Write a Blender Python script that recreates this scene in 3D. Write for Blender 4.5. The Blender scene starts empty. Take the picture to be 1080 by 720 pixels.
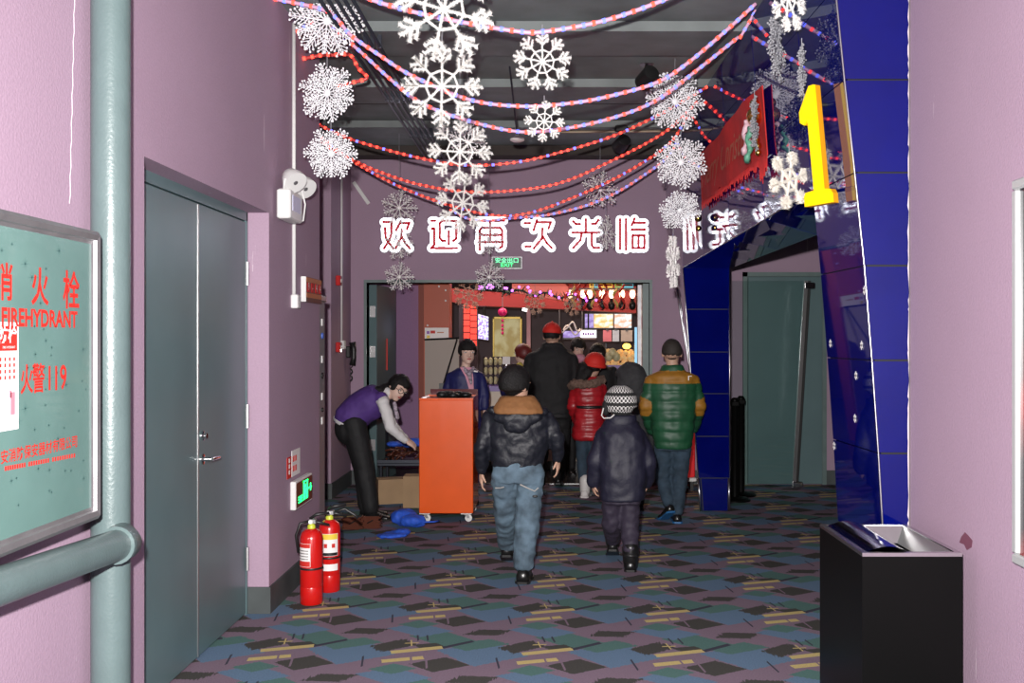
import bpy, math, random
from mathutils import Vector as V, Matrix, noise
random.seed(7)
# ---------------------------------------------------------------- camera, world, light
F = 1050.0; VX, VY = 577.0, 357.0; H0 = 1.55          # focal length / vanishing point in a 1080x720 frame, eye height
sc = bpy.context.scene
COL = sc.collection
def P(px, py, Y):                                     # photo pixel at depth Y -> world
    return V(((px-VX)/F*Y, Y, H0-(py-VY)/F*Y))
cam = bpy.data.cameras.new('camera'); cam.sensor_width = 36; cam.lens = 36*F/1080
cam.shift_x = (540-VX)/1080; cam.shift_y = (VY-360)/1080
cam.clip_start = .05
co = bpy.data.objects.new('camera', cam); COL.objects.link(co)
co.location = (0, 0, H0); co.rotation_euler = (math.pi/2, 0, 0); sc.camera = co
w = bpy.data.worlds.new('world'); sc.world = w; w.use_nodes = True
w.node_tree.nodes['Background'].inputs[0].default_value = (.75, .75, .9, 1)
w.node_tree.nodes['Background'].inputs[1].default_value = .05
def lamp(name, kind, loc, power, color=(1,1,1), size=.05, rot=None):
    l = bpy.data.lights.new(name, kind); l.energy = power; l.color = color
    if kind == 'AREA': l.size = size
    else: l.shadow_soft_size = size
    o = bpy.data.objects.new(name, l); COL.objects.link(o); o.location = loc
    if rot: o.rotation_euler = rot
    return o
fl = lamp('camera_flash', 'SPOT', (-.09, -.02, 1.74), 1500, (1, .965, .95), .03, (math.radians(90), 0, math.radians(-1)))   # the flash of the camera, just above the lens
fl.data.spot_size = math.radians(140); fl.data.spot_blend = 1.0
lamp('foyer_lamp_warm', 'AREA', (.6, 13.2, 3.0), 55, (1, .72, .5), 1.6)
lamp('foyer_lamp_cool', 'AREA', (-1.0, 12.6, 3.0), 30, (1, .85, .8), 1.2)
sc.view_settings.view_transform = 'Standard'; sc.view_settings.look = 'None'
sc.view_settings.gamma = 1; sc.view_settings.exposure = .4
sc.view_settings.use_curve_mapping = False

# ---------------------------------------------------------------- materials
def srgb(r, g, b):
    f = lambda c: (c/255/12.92) if c/255 <= .04045 else ((c/255+.055)/1.055)**2.4
    return (f(r), f(g), f(b), 1)
MATS = {}
def mat(name, col, rough=.6, metal=0, emit=0, ecol=None, var=0, vscale=40, bump=0, bscale=200, coat=0, spec=.5, alpha=None, trans=0, sheen=0):
    if name in MATS: return MATS[name]
    m = bpy.data.materials.new(name); m.use_nodes = True; MATS[name] = m
    nt = m.node_tree; b = nt.nodes['Principled BSDF']
    c = col if len(col) == 4 else (*col, 1)
    b.inputs['Base Color'].default_value = c
    b.inputs['Roughness'].default_value = rough; b.inputs['Metallic'].default_value = metal
    b.inputs['Specular IOR Level'].default_value = spec
    if coat: b.inputs['Coat Weight'].default_value = coat; b.inputs['Coat Roughness'].default_value = .03
    if trans: b.inputs['Transmission Weight'].default_value = trans
    if sheen: b.inputs['Sheen Weight'].default_value = sheen
    if emit:
        b.inputs['Emission Color'].default_value = (ecol if ecol else c); b.inputs['Emission Strength'].default_value = emit
    if var or bump:
        tc = nt.nodes.new('ShaderNodeTexCoord')
    if var:
        n = nt.nodes.new('ShaderNodeTexNoise'); n.inputs['Scale'].default_value = vscale; n.inputs['Detail'].default_value = 4
        nt.links.new(tc.outputs['Object'], n.inputs['Vector'])
        r = nt.nodes.new('ShaderNodeValToRGB')
        r.color_ramp.elements[0].position = .3; r.color_ramp.elements[1].position = .7
        r.color_ramp.elements[0].color = (*[x*(1-var) for x in c[:3]], 1)
        r.color_ramp.elements[1].color = (*[min(1, x*(1+var)) for x in c[:3]], 1)
        nt.links.new(n.outputs['Fac'], r.inputs['Fac']); nt.links.new(r.outputs['Color'], b.inputs['Base Color'])
    if bump:
        n2 = nt.nodes.new('ShaderNodeTexNoise'); n2.inputs['Scale'].default_value = bscale; n2.inputs['Detail'].default_value = 3
        nt.links.new(tc.outputs['Object'], n2.inputs['Vector'])
        bp = nt.nodes.new('ShaderNodeBump'); bp.inputs['Strength'].default_value = bump; bp.inputs['Distance'].default_value = .01
        nt.links.new(n2.outputs['Fac'], bp.inputs['Height']); nt.links.new(bp.outputs['Normal'], b.inputs['Normal'])
    return m
def M(name): return MATS[name]
class NT:                                            # tiny node helper for the patterned materials
    def __init__(s, m): s.m = m; s.nt = m.node_tree; s.b = s.nt.nodes['Principled BSDF']
    def n(s, t, **kw):
        x = s.nt.nodes.new(t)
        for k, v in kw.items(): setattr(x, k, v)
        return x
    def put(s, sock, v):
        if hasattr(v, 'is_linked') or isinstance(v, bpy.types.NodeSocket): s.nt.links.new(v, sock)
        else: sock.default_value = v
    def op(s, o, a, b=None, c=None):
        x = s.n('ShaderNodeMath', operation=o); s.put(x.inputs[0], a)
        if b is not None: s.put(x.inputs[1], b)
        if c is not None: s.put(x.inputs[2], c)
        return x.outputs[0]
    def mix(s, f, a, b):
        x = s.n('ShaderNodeMix', data_type='RGBA'); s.put(x.inputs[0], f); s.put(x.inputs[6], a); s.put(x.inputs[7], b)
        return x.outputs[2]

# rough painted plaster with drips and chips
def wall_mat(name, col, dirt):
    m = mat(name, col, .75, spec=.35)
    t = NT(m); tc = t.n('ShaderNodeTexCoord').outputs['Object']
    big = t.n('ShaderNodeTexNoise'); t.put(big.inputs['Vector'], tc); big.inputs['Scale'].default_value = 1.6; big.inputs['Detail'].default_value = 4
    fine = t.n('ShaderNodeTexNoise'); t.put(fine.inputs['Vector'], tc); fine.inputs['Scale'].default_value = 95; fine.inputs['Detail'].default_value = 3
    c1 = t.mix(big.outputs['Fac'], tuple(x*.9 for x in col[:3])+(1,), tuple(x*1.1 for x in col[:3])+(1,))
    f = t.op('MULTIPLY_ADD', fine.outputs['Fac'], .5, -.05)
    c2 = t.mix(f, c1, tuple(x*1.5 for x in col[:3])+(1,))
    mp = t.n('ShaderNodeMapping'); t.put(mp.inputs['Vector'], tc); mp.inputs['Scale'].default_value = (9, 9, .9)
    dr = t.n('ShaderNodeTexNoise'); t.put(dr.inputs['Vector'], mp.outputs[0]); dr.inputs['Scale'].default_value = 1.5; dr.inputs['Detail'].default_value = 5
    d = t.op('GREATER_THAN', dr.outputs['Fac'], .72)
    c3 = t.mix(t.op('MULTIPLY', d, dirt), c2, (.75, .65, .7, 1))
    t.put(t.b.inputs['Base Color'], c3)
    bp = t.n('ShaderNodeBump'); bp.inputs['Strength'].default_value = .35; bp.inputs['Distance'].default_value = .004
    t.put(bp.inputs['Height'], fine.outputs['Fac']); t.put(t.b.inputs['Normal'], bp.outputs[0])
    return m
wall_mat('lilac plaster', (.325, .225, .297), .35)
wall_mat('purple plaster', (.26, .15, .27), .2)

def carpet_mat():
    m = mat('carpet', (.2, .1, .18), .95, spec=.1); t = NT(m)
    tc = t.n('ShaderNodeTexCoord').outputs['Object']
    TX, TY = .652, .73
    jag = t.n('ShaderNodeTexNoise'); mpj = t.n('ShaderNodeMapping'); mpj.inputs['Scale'].default_value = (130, 12, 1)
    t.put(mpj.inputs['Vector'], tc); t.put(jag.inputs['Vector'], mpj.outputs[0]); jag.inputs['Scale'].default_value = 1; jag.inputs['Detail'].default_value = 2
    jg = t.op('MULTIPLY_ADD', jag.outputs['Fac'], .9, -.45)
    mr = t.n('ShaderNodeMapping'); mr.inputs['Rotation'].default_value = (0, 0, math.radians(2.4)); t.put(mr.inputs['Vector'], tc)
    sx = t.n('ShaderNodeSeparateXYZ'); t.put(sx.inputs[0], mr.outputs[0]); U, W = sx.outputs[0], sx.outputs[1]
    ca, sa = math.cos(math.radians(2.4)), math.sin(math.radians(2.4))
    R = lambda p: (p[0]*ca-p[1]*sa, p[0]*sa+p[1]*ca)
    fib = t.n('ShaderNodeTexNoise'); t.put(fib.inputs['Vector'], tc); fib.inputs['Scale'].default_value = 160; fib.inputs['Detail'].default_value = 2
    big = t.n('ShaderNodeTexNoise'); t.put(big.inputs['Vector'], tc); big.inputs['Scale'].default_value = 3
    purple, black, blue, teal, yel, tick = (.20,.142,.185,1), (.062,.06,.055,1), (.118,.185,.275,1), (.085,.165,.15,1), (.50,.40,.17,1), (.05,.05,.07,1)
    shapes = [  # left, top, right, bottom corner of each woven patch, colour, ragged edge amount
      (((.10,4.95),(.36,5.06),(.56,4.86),(.30,4.66)), blue, .35),
      (((.13,5.00),(.36,5.12),(.46,5.02),(.25,4.92)), teal, .5),
      (((-.07,5.17),(.11,5.25),(.30,5.07),(.12,4.985)), teal, .3),
      (((-.21,5.30),(-.05,5.41),(.15,5.25),(.0,5.15)), blue, .35),
      (((-.16,5.37),(-.05,5.46),(.07,5.38),(-.04,5.31)), teal, .5),
      (((-.01,4.70),(.16,4.84),(.285,4.68),(.12,4.62)), black, .3),
      (((-.26,4.99),(-.07,5.125),(-.02,5.01),(-.15,4.91)), black, .9),
      (((.215,5.19),(.285,5.28),(.46,5.27),(.40,5.17)), black, 1.1),
      (((-.03,5.02),(.09,5.045),(.14,4.985),(.02,4.95)), black, .6),
      (((.115,4.98),(.265,5.09),(.28,5.062),(.13,4.95)), tick, .05),
      (((-.128,4.918),(.12,4.998),(.13,4.952),(-.115,4.872)), yel, .15),
      (((-.15,4.782),(.045,4.838),(.055,4.79),(-.14,4.735)), yel, .15),
      (((-.05,5.09),(-.045,5.10),(-.028,5.0),(-.035,4.99)), yel, .1),
      (((-.075,5.035),(-.07,5.048),(.0,5.055),(-.005,5.042)), yel, .1),
      (((-.03,5.17),(-.022,5.19),(-.006,5.09),(-.014,5.08)), tick, .1),
      (((.02,5.17),(.028,5.19),(.044,5.09),(.036,5.08)), tick, .1),
      (((.40,4.80),(.408,4.82),(.43,4.66),(.422,4.65)), tick, .1),
      (((-.02,4.84),(-.012,4.85),(.01,4.72),(.0,4.71)), purple, .1),
      (((.06,4.80),(.068,4.81),(.09,4.66),(.08,4.65)), purple, .1),
    ]
    c = t.mix(t.op('MULTIPLY', big.outputs['Fac'], .5), purple, (.205,.155,.2,1))
    for vs, colr, rag in shapes:
        vs = [R(p) for p in vs]
        cx = sum(p[0] for p in vs)/4; cy = sum(p[1] for p in vs)/4
        A, B, C, D = vs
        e1 = (((B[0]-A[0])+(C[0]-D[0]))/4, ((B[1]-A[1])+(C[1]-D[1]))/4); e2 = (((C[0]-B[0])+(D[0]-A[0]))/4, ((C[1]-B[1])+(D[1]-A[1]))/4)
        det = e1[0]*e2[1]-e1[1]*e2[0]
        dx = t.op('WRAP', t.op('SUBTRACT', U, cx), -TX/2, TX/2); dy = t.op('WRAP', t.op('SUBTRACT', W, cy), -TY/2, TY/2)
        a = t.op('ABSOLUTE', t.op('ADD', t.op('MULTIPLY', dx, e2[1]/det), t.op('MULTIPLY', dy, -e2[0]/det)))
        b = t.op('ABSOLUTE', t.op('ADD', t.op('MULTIPLY', dx, -e1[1]/det), t.op('MULTIPLY', dy, e1[0]/det)))
        mx = t.op('MULTIPLY_ADD', jg, rag, t.op('MAXIMUM', a, b))
        c = t.mix(t.op('LESS_THAN', mx, 1.0), c, colr)
    k = t.op('MULTIPLY_ADD', fib.outputs['Fac'], 1.0, .55)
    hsv = t.n('ShaderNodeHueSaturation'); t.put(hsv.inputs['Color'], c); t.put(hsv.inputs['Value'], k)
    t.put(t.b.inputs['Base Color'], hsv.outputs[0])
    bp = t.n('ShaderNodeBump'); bp.inputs['Strength'].default_value = .4; bp.inputs['Distance'].default_value = .006
    t.put(bp.inputs['Height'], fib.outputs['Fac']); t.put(t.b.inputs['Normal'], bp.outputs[0])
carpet_mat()
mat('ceiling deck', (.15,.178,.172), .7, var=.25, vscale=3)
mat('ceiling rib', (.13,.152,.148), .6, var=.2, vscale=4)
mat('dark beam', (.045,.035,.03), .8)
mat('door grey', (.10,.16,.168), .33, var=.06, vscale=3, spec=.5)
mat('grey frame', (.12,.17,.165), .4, var=.1, vscale=8)
mat('base grey', (.055,.065,.065), .6, var=.2, vscale=6)
mat('pipe paint', (.095,.135,.135), .35, var=.06, vscale=10, bump=.12, bscale=90)
mat('steel', (.6,.6,.6), .25, 1)
mat('brushed steel', (.5,.5,.5), .38, 1, bump=.05, bscale=300)
mat('chrome', (.75,.75,.75), .12, 1)
mat('alu frame', (.33,.32,.33), .42, .75, var=.12, vscale=14)
mat('white plastic', (.7,.7,.68), .45)
mat('black plastic', (.012,.012,.012), .4)
mat('black satin', (.003,.003,.003), .35, spec=.1)
mat('glass green', (.12,.215,.195), .25, var=.08, vscale=5, coat=.6)
mat('star etch', (.05,.12,.115), .5)
mat('print red', (.55,.02,.012), .6)
mat('sticker white', (.8,.78,.76), .55)
mat('pink print', (.7,.2,.25), .6)
mat('extinguisher red', (.55,.008,.006), .25, coat=.5)
mat('portal blue', (.0006,.003,.105), .03, spec=.35, coat=.45, var=.12, vscale=3)
mat('portal trim', (.5,.5,.52), .3, 1)
mat('portal joint', (.004,.004,.006), .6)
mat('caulk', (.6,.52,.55), .8)
mat('yellow sign', (.85,.55,.0), .4, emit=.25, ecol=(1,.62,0,1))
mat('yellow edge', (.6,.25,.005), .4, emit=.05, ecol=(1,.45,0,1))
mat('banner red', (.5,.012,.012), .8, var=.15, vscale=9, bump=.2, bscale=60)
mat('banner gold', (.42,.14,.06), .6)
mat('gold', (.75,.5,.12), .2, 1)
mat('flake white', (.9,.9,.92), .35)
mat('tinsel white', (.72,.70,.67), .5, emit=.06, ecol=(1,.96,.9,1))  # no lamp: faint emission stands in for tinsel overexposed by the flash
mat('flake silver', (.95,.92,.9), .3)
mat('thread', (.3,.3,.32), .6)
mat('rope clear', (.5,.34,.46), .3, emit=.2, ecol=(1,.3,.55,1))
mat('rope red', (.42,.05,.05), .3, emit=.15, ecol=(1,.05,.03,1))
mat('led red', (.6,.05,.03), .3, emit=3, ecol=(1,.05,.03,1))
mat('led blue', (.08,.1,.6), .3, emit=2.4, ecol=(.12,.15,1,1))
mat('sign white', (.9,.9,.92), .4, emit=1.1, ecol=(.88,.9,1,1))
mat('sign red', (.6,.01,.03), .4, emit=.12, ecol=(1,.02,.06,1))
mat('exit green', (.01,.05,.025), .4)
mat('exit lit', (.1,.8,.35), .4, emit=1.0, ecol=(.15,1,.45,1))
mat('exit lit strong', (.02,.9,.2), .4, emit=2.0, ecol=(.01,1,.2,1))
mat('brown sign', (.12,.035,.018), .5)
mat('orange print', (.45,.14,.03), .5)
mat('skin', (.50,.30,.215), .55, var=.05, vscale=20)
mat('skin pale', (.62,.42,.34), .55)
mat('hair', (.007,.006,.006), .55, bump=.8, bscale=160, spec=.35)
mat('hair cropped', (.028,.022,.018), .7, bump=.4, bscale=220)
mat('lips', (.38,.09,.085), .5)
mat('eye white', (.7,.68,.66), .3)
mat('pupil', (.008,.006,.006), .2)

# ---------------------------------------------------------------- mesh helpers
ORG = {}
def empty(name, loc):
    o = bpy.data.objects.new(name, None); COL.objects.link(o); o.location = loc; o.empty_display_size = .1
    ORG[o] = V(loc); return o
def tag(o, label, cat=None, group=None, kind=None):
    o['label'] = label
    if cat: o['category'] = cat
    if group: o['group'] = group
    if kind: o['kind'] = kind
    return o
def thing(name, loc, label, cat, group=None): return tag(empty(name, loc), label, cat, group)
def basis(d):
    d = V(d).normalized(); a = V((0,0,1)) if abs(d.z) < .9 else V((1,0,0))
    u = d.cross(a).normalized(); return u, d.cross(u).normalized(), d
class MB:
    def __init__(s): s.v = []; s.f = []
    def add(s, vs, fs):
        o = len(s.v); s.v += [V(p) for p in vs]; s.f += [tuple(o+i for i in f) for f in fs]; return s
    def box(s, a, b):
        x0,y0,z0 = [min(a[i], b[i]) for i in range(3)]; x1,y1,z1 = [max(a[i], b[i]) for i in range(3)]
        return s.hexa([(x0,y0,z0),(x1,y0,z0),(x1,y1,z0),(x0,y1,z0),(x0,y0,z1),(x1,y0,z1),(x1,y1,z1),(x0,y1,z1)])
    def hexa(s, p): return s.add(p, [(3,2,1,0),(4,5,6,7),(0,1,5,4),(1,2,6,5),(2,3,7,6),(3,0,4,7)])
    def bevbox(s, a, b, r=.01):
        x0,y0,z0 = [min(a[i], b[i]) for i in range(3)]; x1,y1,z1 = [max(a[i], b[i]) for i in range(3)]
        rings = []
        for z, i in ((z0, r), (z0+r, 0), (z1-r, 0), (z1, r)):
            rings.append([(x0+i+r,y0+i,z),(x1-i-r,y0+i,z),(x1-i,y0+i+r,z),(x1-i,y1-i-r,z),(x1-i-r,y1-i,z),(x0+i+r,y1-i,z),(x0+i,y1-i-r,z),(x0+i,y0+i+r,z)])
        return s.rings(rings)
    def rings(s, rings, cap=True, close=True):
        n = len(rings[0]); o = len(s.v)
        for r in rings: s.v += [V(p) for p in r]
        for k in range(len(rings)-1):
            for i in range(n if close else n-1):
                j = (i+1) % n
                s.f.append((o+k*n+i, o+k*n+j, o+(k+1)*n+j, o+(k+1)*n+i))
        if cap:
            s.f.append(tuple(o+i for i in reversed(range(n)))); s.f.append(tuple(o+(len(rings)-1)*n+i for i in range(n)))
        return s
    def tube(s, pts, r, n=8, cap=True):
        pts = [V(p) for p in pts]; rr = r if isinstance(r, (list, tuple)) else [r]*len(pts)
        u = None; rings = []
        for i, p in enumerate(pts):
            d = (pts[min(i+1, len(pts)-1)]-pts[max(i-1, 0)])
            d = d.normalized() if d.length > 1e-9 else V((0,0,1))
            if u is None: u, vv, _ = basis(d)
            else:
                u = (u-d*u.dot(d)); u = u.normalized() if u.length > 1e-6 else basis(d)[0]
            vv = d.cross(u)
            rings.append([p+(u*math.cos(2*math.pi*k/n)+vv*math.sin(2*math.pi*k/n))*rr[i] for k in range(n)])
        return s.rings(rings, cap)
    def capsule(s, a, b, ra, rb, n=14):
        a, b = V(a), V(b); d = (b-a); d = d.normalized() if d.length > 1e-6 else V((0,0,1))
        pts, rr = [], []
        for t in (90, 60, 30, 0): pts.append(a-d*ra*math.sin(math.radians(t))); rr.append(max(ra*math.cos(math.radians(t)), ra*.05))
        for t in (0, 30, 60, 90): pts.append(b+d*rb*math.sin(math.radians(t))); rr.append(max(rb*math.cos(math.radians(t)), rb*.05))
        u, vv, _ = basis(d)
        return s.rings([[p+(u*math.cos(2*math.pi*k/n)+vv*math.sin(2*math.pi*k/n))*r for k in range(n)] for p, r in zip(pts, rr)])
    def ell(s, c, rx, ry, rz, ax=None, nu=16, nv=10, fn=None):
        c = V(c); X, Yv, Z = ax if ax else (V((1,0,0)), V((0,1,0)), V((0,0,1)))
        rings = []
        for j in range(1, nv):
            th = math.pi*j/nv; ring = []
            for i in range(nu):
                ph = 2*math.pi*i/nu; q = V((math.sin(th)*math.cos(ph), math.sin(th)*math.sin(ph), -math.cos(th)))
                k = fn(q) if fn else 1
                ring.append(c+X*q.x*rx*k+Yv*q.y*ry*k+Z*q.z*rz*k)
            rings.append(ring)
        o = len(s.v); s.rings(rings, cap=False); n = nu
        s.v += [c-Z*rz*(fn(V((0,0,-1))) if fn else 1), c+Z*rz*(fn(V((0,0,1))) if fn else 1)]
        b, t = len(s.v)-2, len(s.v)-1; L = o+(nv-2)*n
        for i in range(n):
            s.f.append((b, o+(i+1) % n, o+i)); s.f.append((t, L+i, L+(i+1) % n))
        return s
    def lathe(s, c, prof, n=20, axis=(0,0,1)):
        c = V(c); u, vv, d = basis(axis)
        return s.rings([[c+d*h+(u*math.cos(2*math.pi*k/n)+vv*math.sin(2*math.pi*k/n))*max(r, 1e-4) for k in range(n)] for r, h in prof])
    def prism(s, poly, ext):                          # planar polygon (3-D points) extruded by a vector
        n = len(poly); e = V(ext); p = [V(q) for q in poly]
        return s.add(p+[q+e for q in p], [tuple(reversed(range(n))), tuple(range(n, 2*n))]+[(i, (i+1) % n, n+(i+1) % n, n+i) for i in range(n)])
    def quad(s, a, b, c, d): return s.add([a, b, c, d], [(0,1,2,3)])
    def build(s, name, m, parent=None, smooth=False, loc=None):
        me = bpy.data.meshes.new(name)
        o = bpy.data.objects.new(name, me); COL.objects.link(o)
        org = ORG[parent] if parent else (V(loc) if loc is not None else V((0,0,0)))
        me.from_pydata([tuple(p-org) for p in s.v], [], s.f)
        import bmesh
        bm = bmesh.new(); bm.from_mesh(me); bmesh.ops.recalc_face_normals(bm, faces=bm.faces); bm.to_mesh(me); bm.free()
        me.materials.append(M(m) if isinstance(m, str) else m)
        if smooth: me.polygons.foreach_set('use_smooth', [True]*len(me.polygons))
        if smooth == 'auto':
            try: me.set_sharp_from_angle(angle=math.radians(40))
            except Exception: pass
        me.update()
        if parent: o.parent = parent
        else: o.location = org
        ORG[o] = org
        return o
def remesh(mb, voxel, smooth=4, wr=None):            # union of closed volumes -> one continuous skin
    me = bpy.data.meshes.new('tmp'); me.from_pydata([tuple(p) for p in mb.v], [], mb.f)
    import bmesh
    bm = bmesh.new(); bm.from_mesh(me); bmesh.ops.recalc_face_normals(bm, faces=bm.faces); bm.to_mesh(me); bm.free()
    o = bpy.data.objects.new('tmp', me); COL.objects.link(o)
    r = o.modifiers.new('r', 'REMESH'); r.mode = 'VOXEL'; r.voxel_size = voxel
    if smooth:
        q = o.modifiers.new('s', 'SMOOTH'); q.factor = .5; q.iterations = smooth
    dg = bpy.context.evaluated_depsgraph_get()
    res = bpy.data.meshes.new_from_object(o.evaluated_get(dg))
    out = MB(); ns = [v.normal.copy() for v in res.vertices]
    out.v = [v.co.copy() for v in res.vertices]; out.f = [tuple(p.vertices) for p in res.polygons]
    if wr: out.v = [p+n*wr(p) for p, n in zip(out.v, ns)]
    bpy.data.objects.remove(o); bpy.data.meshes.remove(me); bpy.data.meshes.remove(res)
    return out
def split(mb, pred):                                  # faces whose centre satisfies pred -> second mesh
    A, B = MB(), MB()
    for tgt, want in ((A, False), (B, True)):
        idx = {}
        for f in mb.f:
            c = sum((mb.v[i] for i in f), V((0,0,0)))/len(f)
            if bool(pred(c)) == want:
                g = []
                for i in f:
                    if i not in idx: idx[i] = len(tgt.v); tgt.v.append(mb.v[i])
                    g.append(idx[i])
                tgt.f.append(tuple(g))
    return A, B
def text(name, s, origin, ux, uy, size, m, parent, align='CENTER', bold=0, ext=.0005, sx=1.0):
    c = bpy.data.curves.new('txt', 'FONT'); c.body = s; c.size = 1; c.align_x = align; c.align_y = 'CENTER'; c.offset = bold; c.resolution_u = 3
    o = bpy.data.objects.new('txt', c); COL.objects.link(o)
    dg = bpy.context.evaluated_depsgraph_get(); me = bpy.data.meshes.new_from_object(o.evaluated_get(dg))
    ux, uy = V(ux).normalized(), V(uy).normalized(); nz = ux.cross(uy)
    mb = MB(); mb.v = [V(origin)+ux*v.co.x*size*sx+uy*v.co.y*size+nz*(.0008) for v in me.vertices]; mb.f = [tuple(p.vertices) for p in me.polygons]
    bpy.data.objects.remove(o); bpy.data.curves.remove(c); bpy.data.meshes.remove(me)
    return mb.build(name, m, parent)
# ---------------------------------------------------------------- the setting
XL, XR, YF = -1.57, 1.62, 10.6
CZ = 3.53
def struct(mb, name, m, label, smooth=False): return tag(mb.build(name, m, None, smooth), label, kind='structure')
struct(MB().box((-4, -3, -.1), (5, YF+.1, 0)), 'floor', 'carpet', 'patterned purple, blue and black carpet of the corridor')
mat('foyer floor', (.03,.03,.035), .25, var=.2, vscale=2)
struct(MB().box((-4, YF+.1, -.1), (5, 18, -.001)), 'floor_2', 'foyer floor', 'dark floor of the snack foyer beyond the doorway')
# ceiling: metal deck with ribs across
ceil = struct(MB().box((-4, -3, CZ), (5, YF, CZ+.1)), 'ceiling', 'ceiling deck', 'dark grey metal deck ceiling with cross ribs')
for y in (-.6, .8, 2.15, 3.5, 4.86, 6.22, 7.6, 9.05):
    MB().hexa([(-4,y,3.47),(4,y,3.47),(4,y+.62,3.49),(-4,y+.62,3.49),(-4,y-.01,3.53),(4,y-.01,3.53),(4,y+.66,3.53),(-4,y+.66,3.53)]).build('rib', 'ceiling rib', ceil)
MB().box((-4, 10.2, 3.43), (4, 10.45, CZ)).build('beam', 'dark beam', ceil)
for yy in (6.9, 8.35):
    MB().box((-4, yy, CZ-.012), (4, yy+.015, CZ)).build('seam', 'dark beam', ceil)
# left wall with the recessed double door
D0, D1, DZ, XD = 3.88, 5.62, 2.26, -1.69
wl = MB().box((-1.95, -3, 0), (XL, D0, CZ)).box((-1.95, D1, 0), (XL, 6.87, CZ)).box((-1.95, D0, DZ), (XL, D1, CZ)).box((-1.95, D0, 0), (-1.80, D1, DZ))
struct(wl, 'wall_left', 'lilac plaster', 'lilac rough plaster wall along the left of the corridor')
bl = MB().box((XL, -3, 0), (XL+.012, D0, .15)).box((XL, D1, 0), (XL+.012, 6.87, .15)).box((XD, D1-.012, 0), (XL+.012, D1, .15))
struct(bl, 'baseboard_left', 'base grey', 'dark grey baseboard along the left wall')
# alcove and pilaster left of the doorway
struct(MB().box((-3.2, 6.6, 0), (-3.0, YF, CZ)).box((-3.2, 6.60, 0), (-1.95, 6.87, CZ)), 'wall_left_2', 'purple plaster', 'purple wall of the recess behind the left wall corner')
struct(MB().box((-3.0, 9.63, 0), (-2.09, YF, CZ)), 'wall_left_3', 'lilac plaster', 'lilac pilaster beside the foyer doorway')
struct(MB().box((-3.0, 9.618, 0), (-2.078, YF, .15)), 'baseboard_left_2', 'base grey', 'dark grey baseboard around the lilac pilaster')
# far wall with the foyer doorway
O0, O1, OZ = -1.92, 1.09, 2.146
fw = MB().box((-3.2, YF, 0), (O0, YF+.2, CZ)).box((O1, YF, 0), (5, YF+.2, CZ)).box((O0, YF, OZ), (O1, YF+.2, CZ))
struct(fw, 'wall_far', 'lilac plaster', 'lilac end wall with the wide doorway under the lit characters')
struct(MB().box((-2.09, YF-.012, 0), (O0-.03, YF, .15)).box((O1+.03, YF-.012, 0), (2.0, YF, .15)).box((2.95, YF-.012, 0), (5, YF, .15)), 'baseboard_far', 'base grey', 'dark grey baseboard of the end wall')
fr = MB().box((O0-.03, YF-.015, 0), (O0, YF+.21, OZ)).box((O1, YF-.015, 0), (O1+.03, YF+.21, OZ)).box((O0-.03, YF-.015, OZ), (O1+.03, YF+.21, OZ+.03))
struct(fr, 'trim_1', 'grey frame', 'thin grey steel frame around the foyer doorway')
struct(MB().box((O0, YF-.02, 0), (O1, YF+.02, .012)), 'trim_2', 'steel', 'bright metal threshold strip across the foyer doorway')
# right wall, alcove behind the blue portal
struct(MB().box((XR, -3, 0), (1.9, 4.44, CZ)).box((1.66, 4.44, 0), (4.9, 5.08, CZ)), 'wall_right', 'lilac plaster', 'lilac rough plaster wall along the right of the corridor')
struct(MB().box((XR-.012, -3, 0), (XR, 4.40, .15)), 'baseboard_right', 'base grey', 'dark grey baseboard along the right wall')
struct(MB().box((4.7, 5.08, 0), (4.9, YF, CZ)), 'wall_right_2', 'lilac plaster', 'lilac side wall deep inside the hall entrance')
struct(MB().box((-1.95, -3.2, 0), (1.9, -3, CZ)), 'wall_back', 'lilac plaster', 'lilac wall closing the corridor behind the viewer')
# foyer shell
mat('foyer wall', (.05,.035,.045), .7, var=.3, vscale=2); mat('foyer ceiling', (.025,.02,.022), .7)
struct(MB().box((-4, 16.5, 0), (5, 16.7, 3.6)).box((-4, YF+.2, 0), (-3.9, 16.5, 3.6)).box((4.9, YF+.2, 0), (5, 16.5, 3.6)), 'wall_far_2', 'foyer wall', 'dark back wall of the snack foyer')
struct(MB().box((-4, YF+.2, 3.5), (5, 16.6, 3.6)), 'ceiling_2', 'foyer ceiling', 'dark ceiling of the snack foyer')
a0 = P(410, 400, 11.9); a1 = P(443, 400, 11.9)
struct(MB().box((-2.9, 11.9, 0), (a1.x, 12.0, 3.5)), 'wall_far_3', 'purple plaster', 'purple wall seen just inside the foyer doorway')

wr_ = [o for o in COL.objects if o.name == 'wall_right'][0]; wl_ = [o for o in COL.objects if o.name == 'wall_left'][0]
mat('wall stain', (.16,.05,.085), .8); mat('wall crack', (.6,.55,.58), .8)
def rwp(px, py): Y = F*XR/(px-VX); return V((XR-.0007, Y, H0-(py-VY)/F*Y))
MB().prism([rwp(*p) for p in ((1014,566),(1018,561),(1022,565),(1026,570),(1025,577),(1020,580),(1017,574),(1012,572))], (-.0004,0,0)).build('stain', 'wall stain', wr_)
ck_ = []
for k in range(24):
    py = -4+k*9.5; px = 78.5-k*.22+.5*math.sin(k*2.1); Y = F*XL/(px-VX); ck_.append((XL+.0003, Y, H0-(py-VY)/F*Y))
MB().tube(ck_, .0012, 4).build('crack', 'wall crack', wl_)

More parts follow.
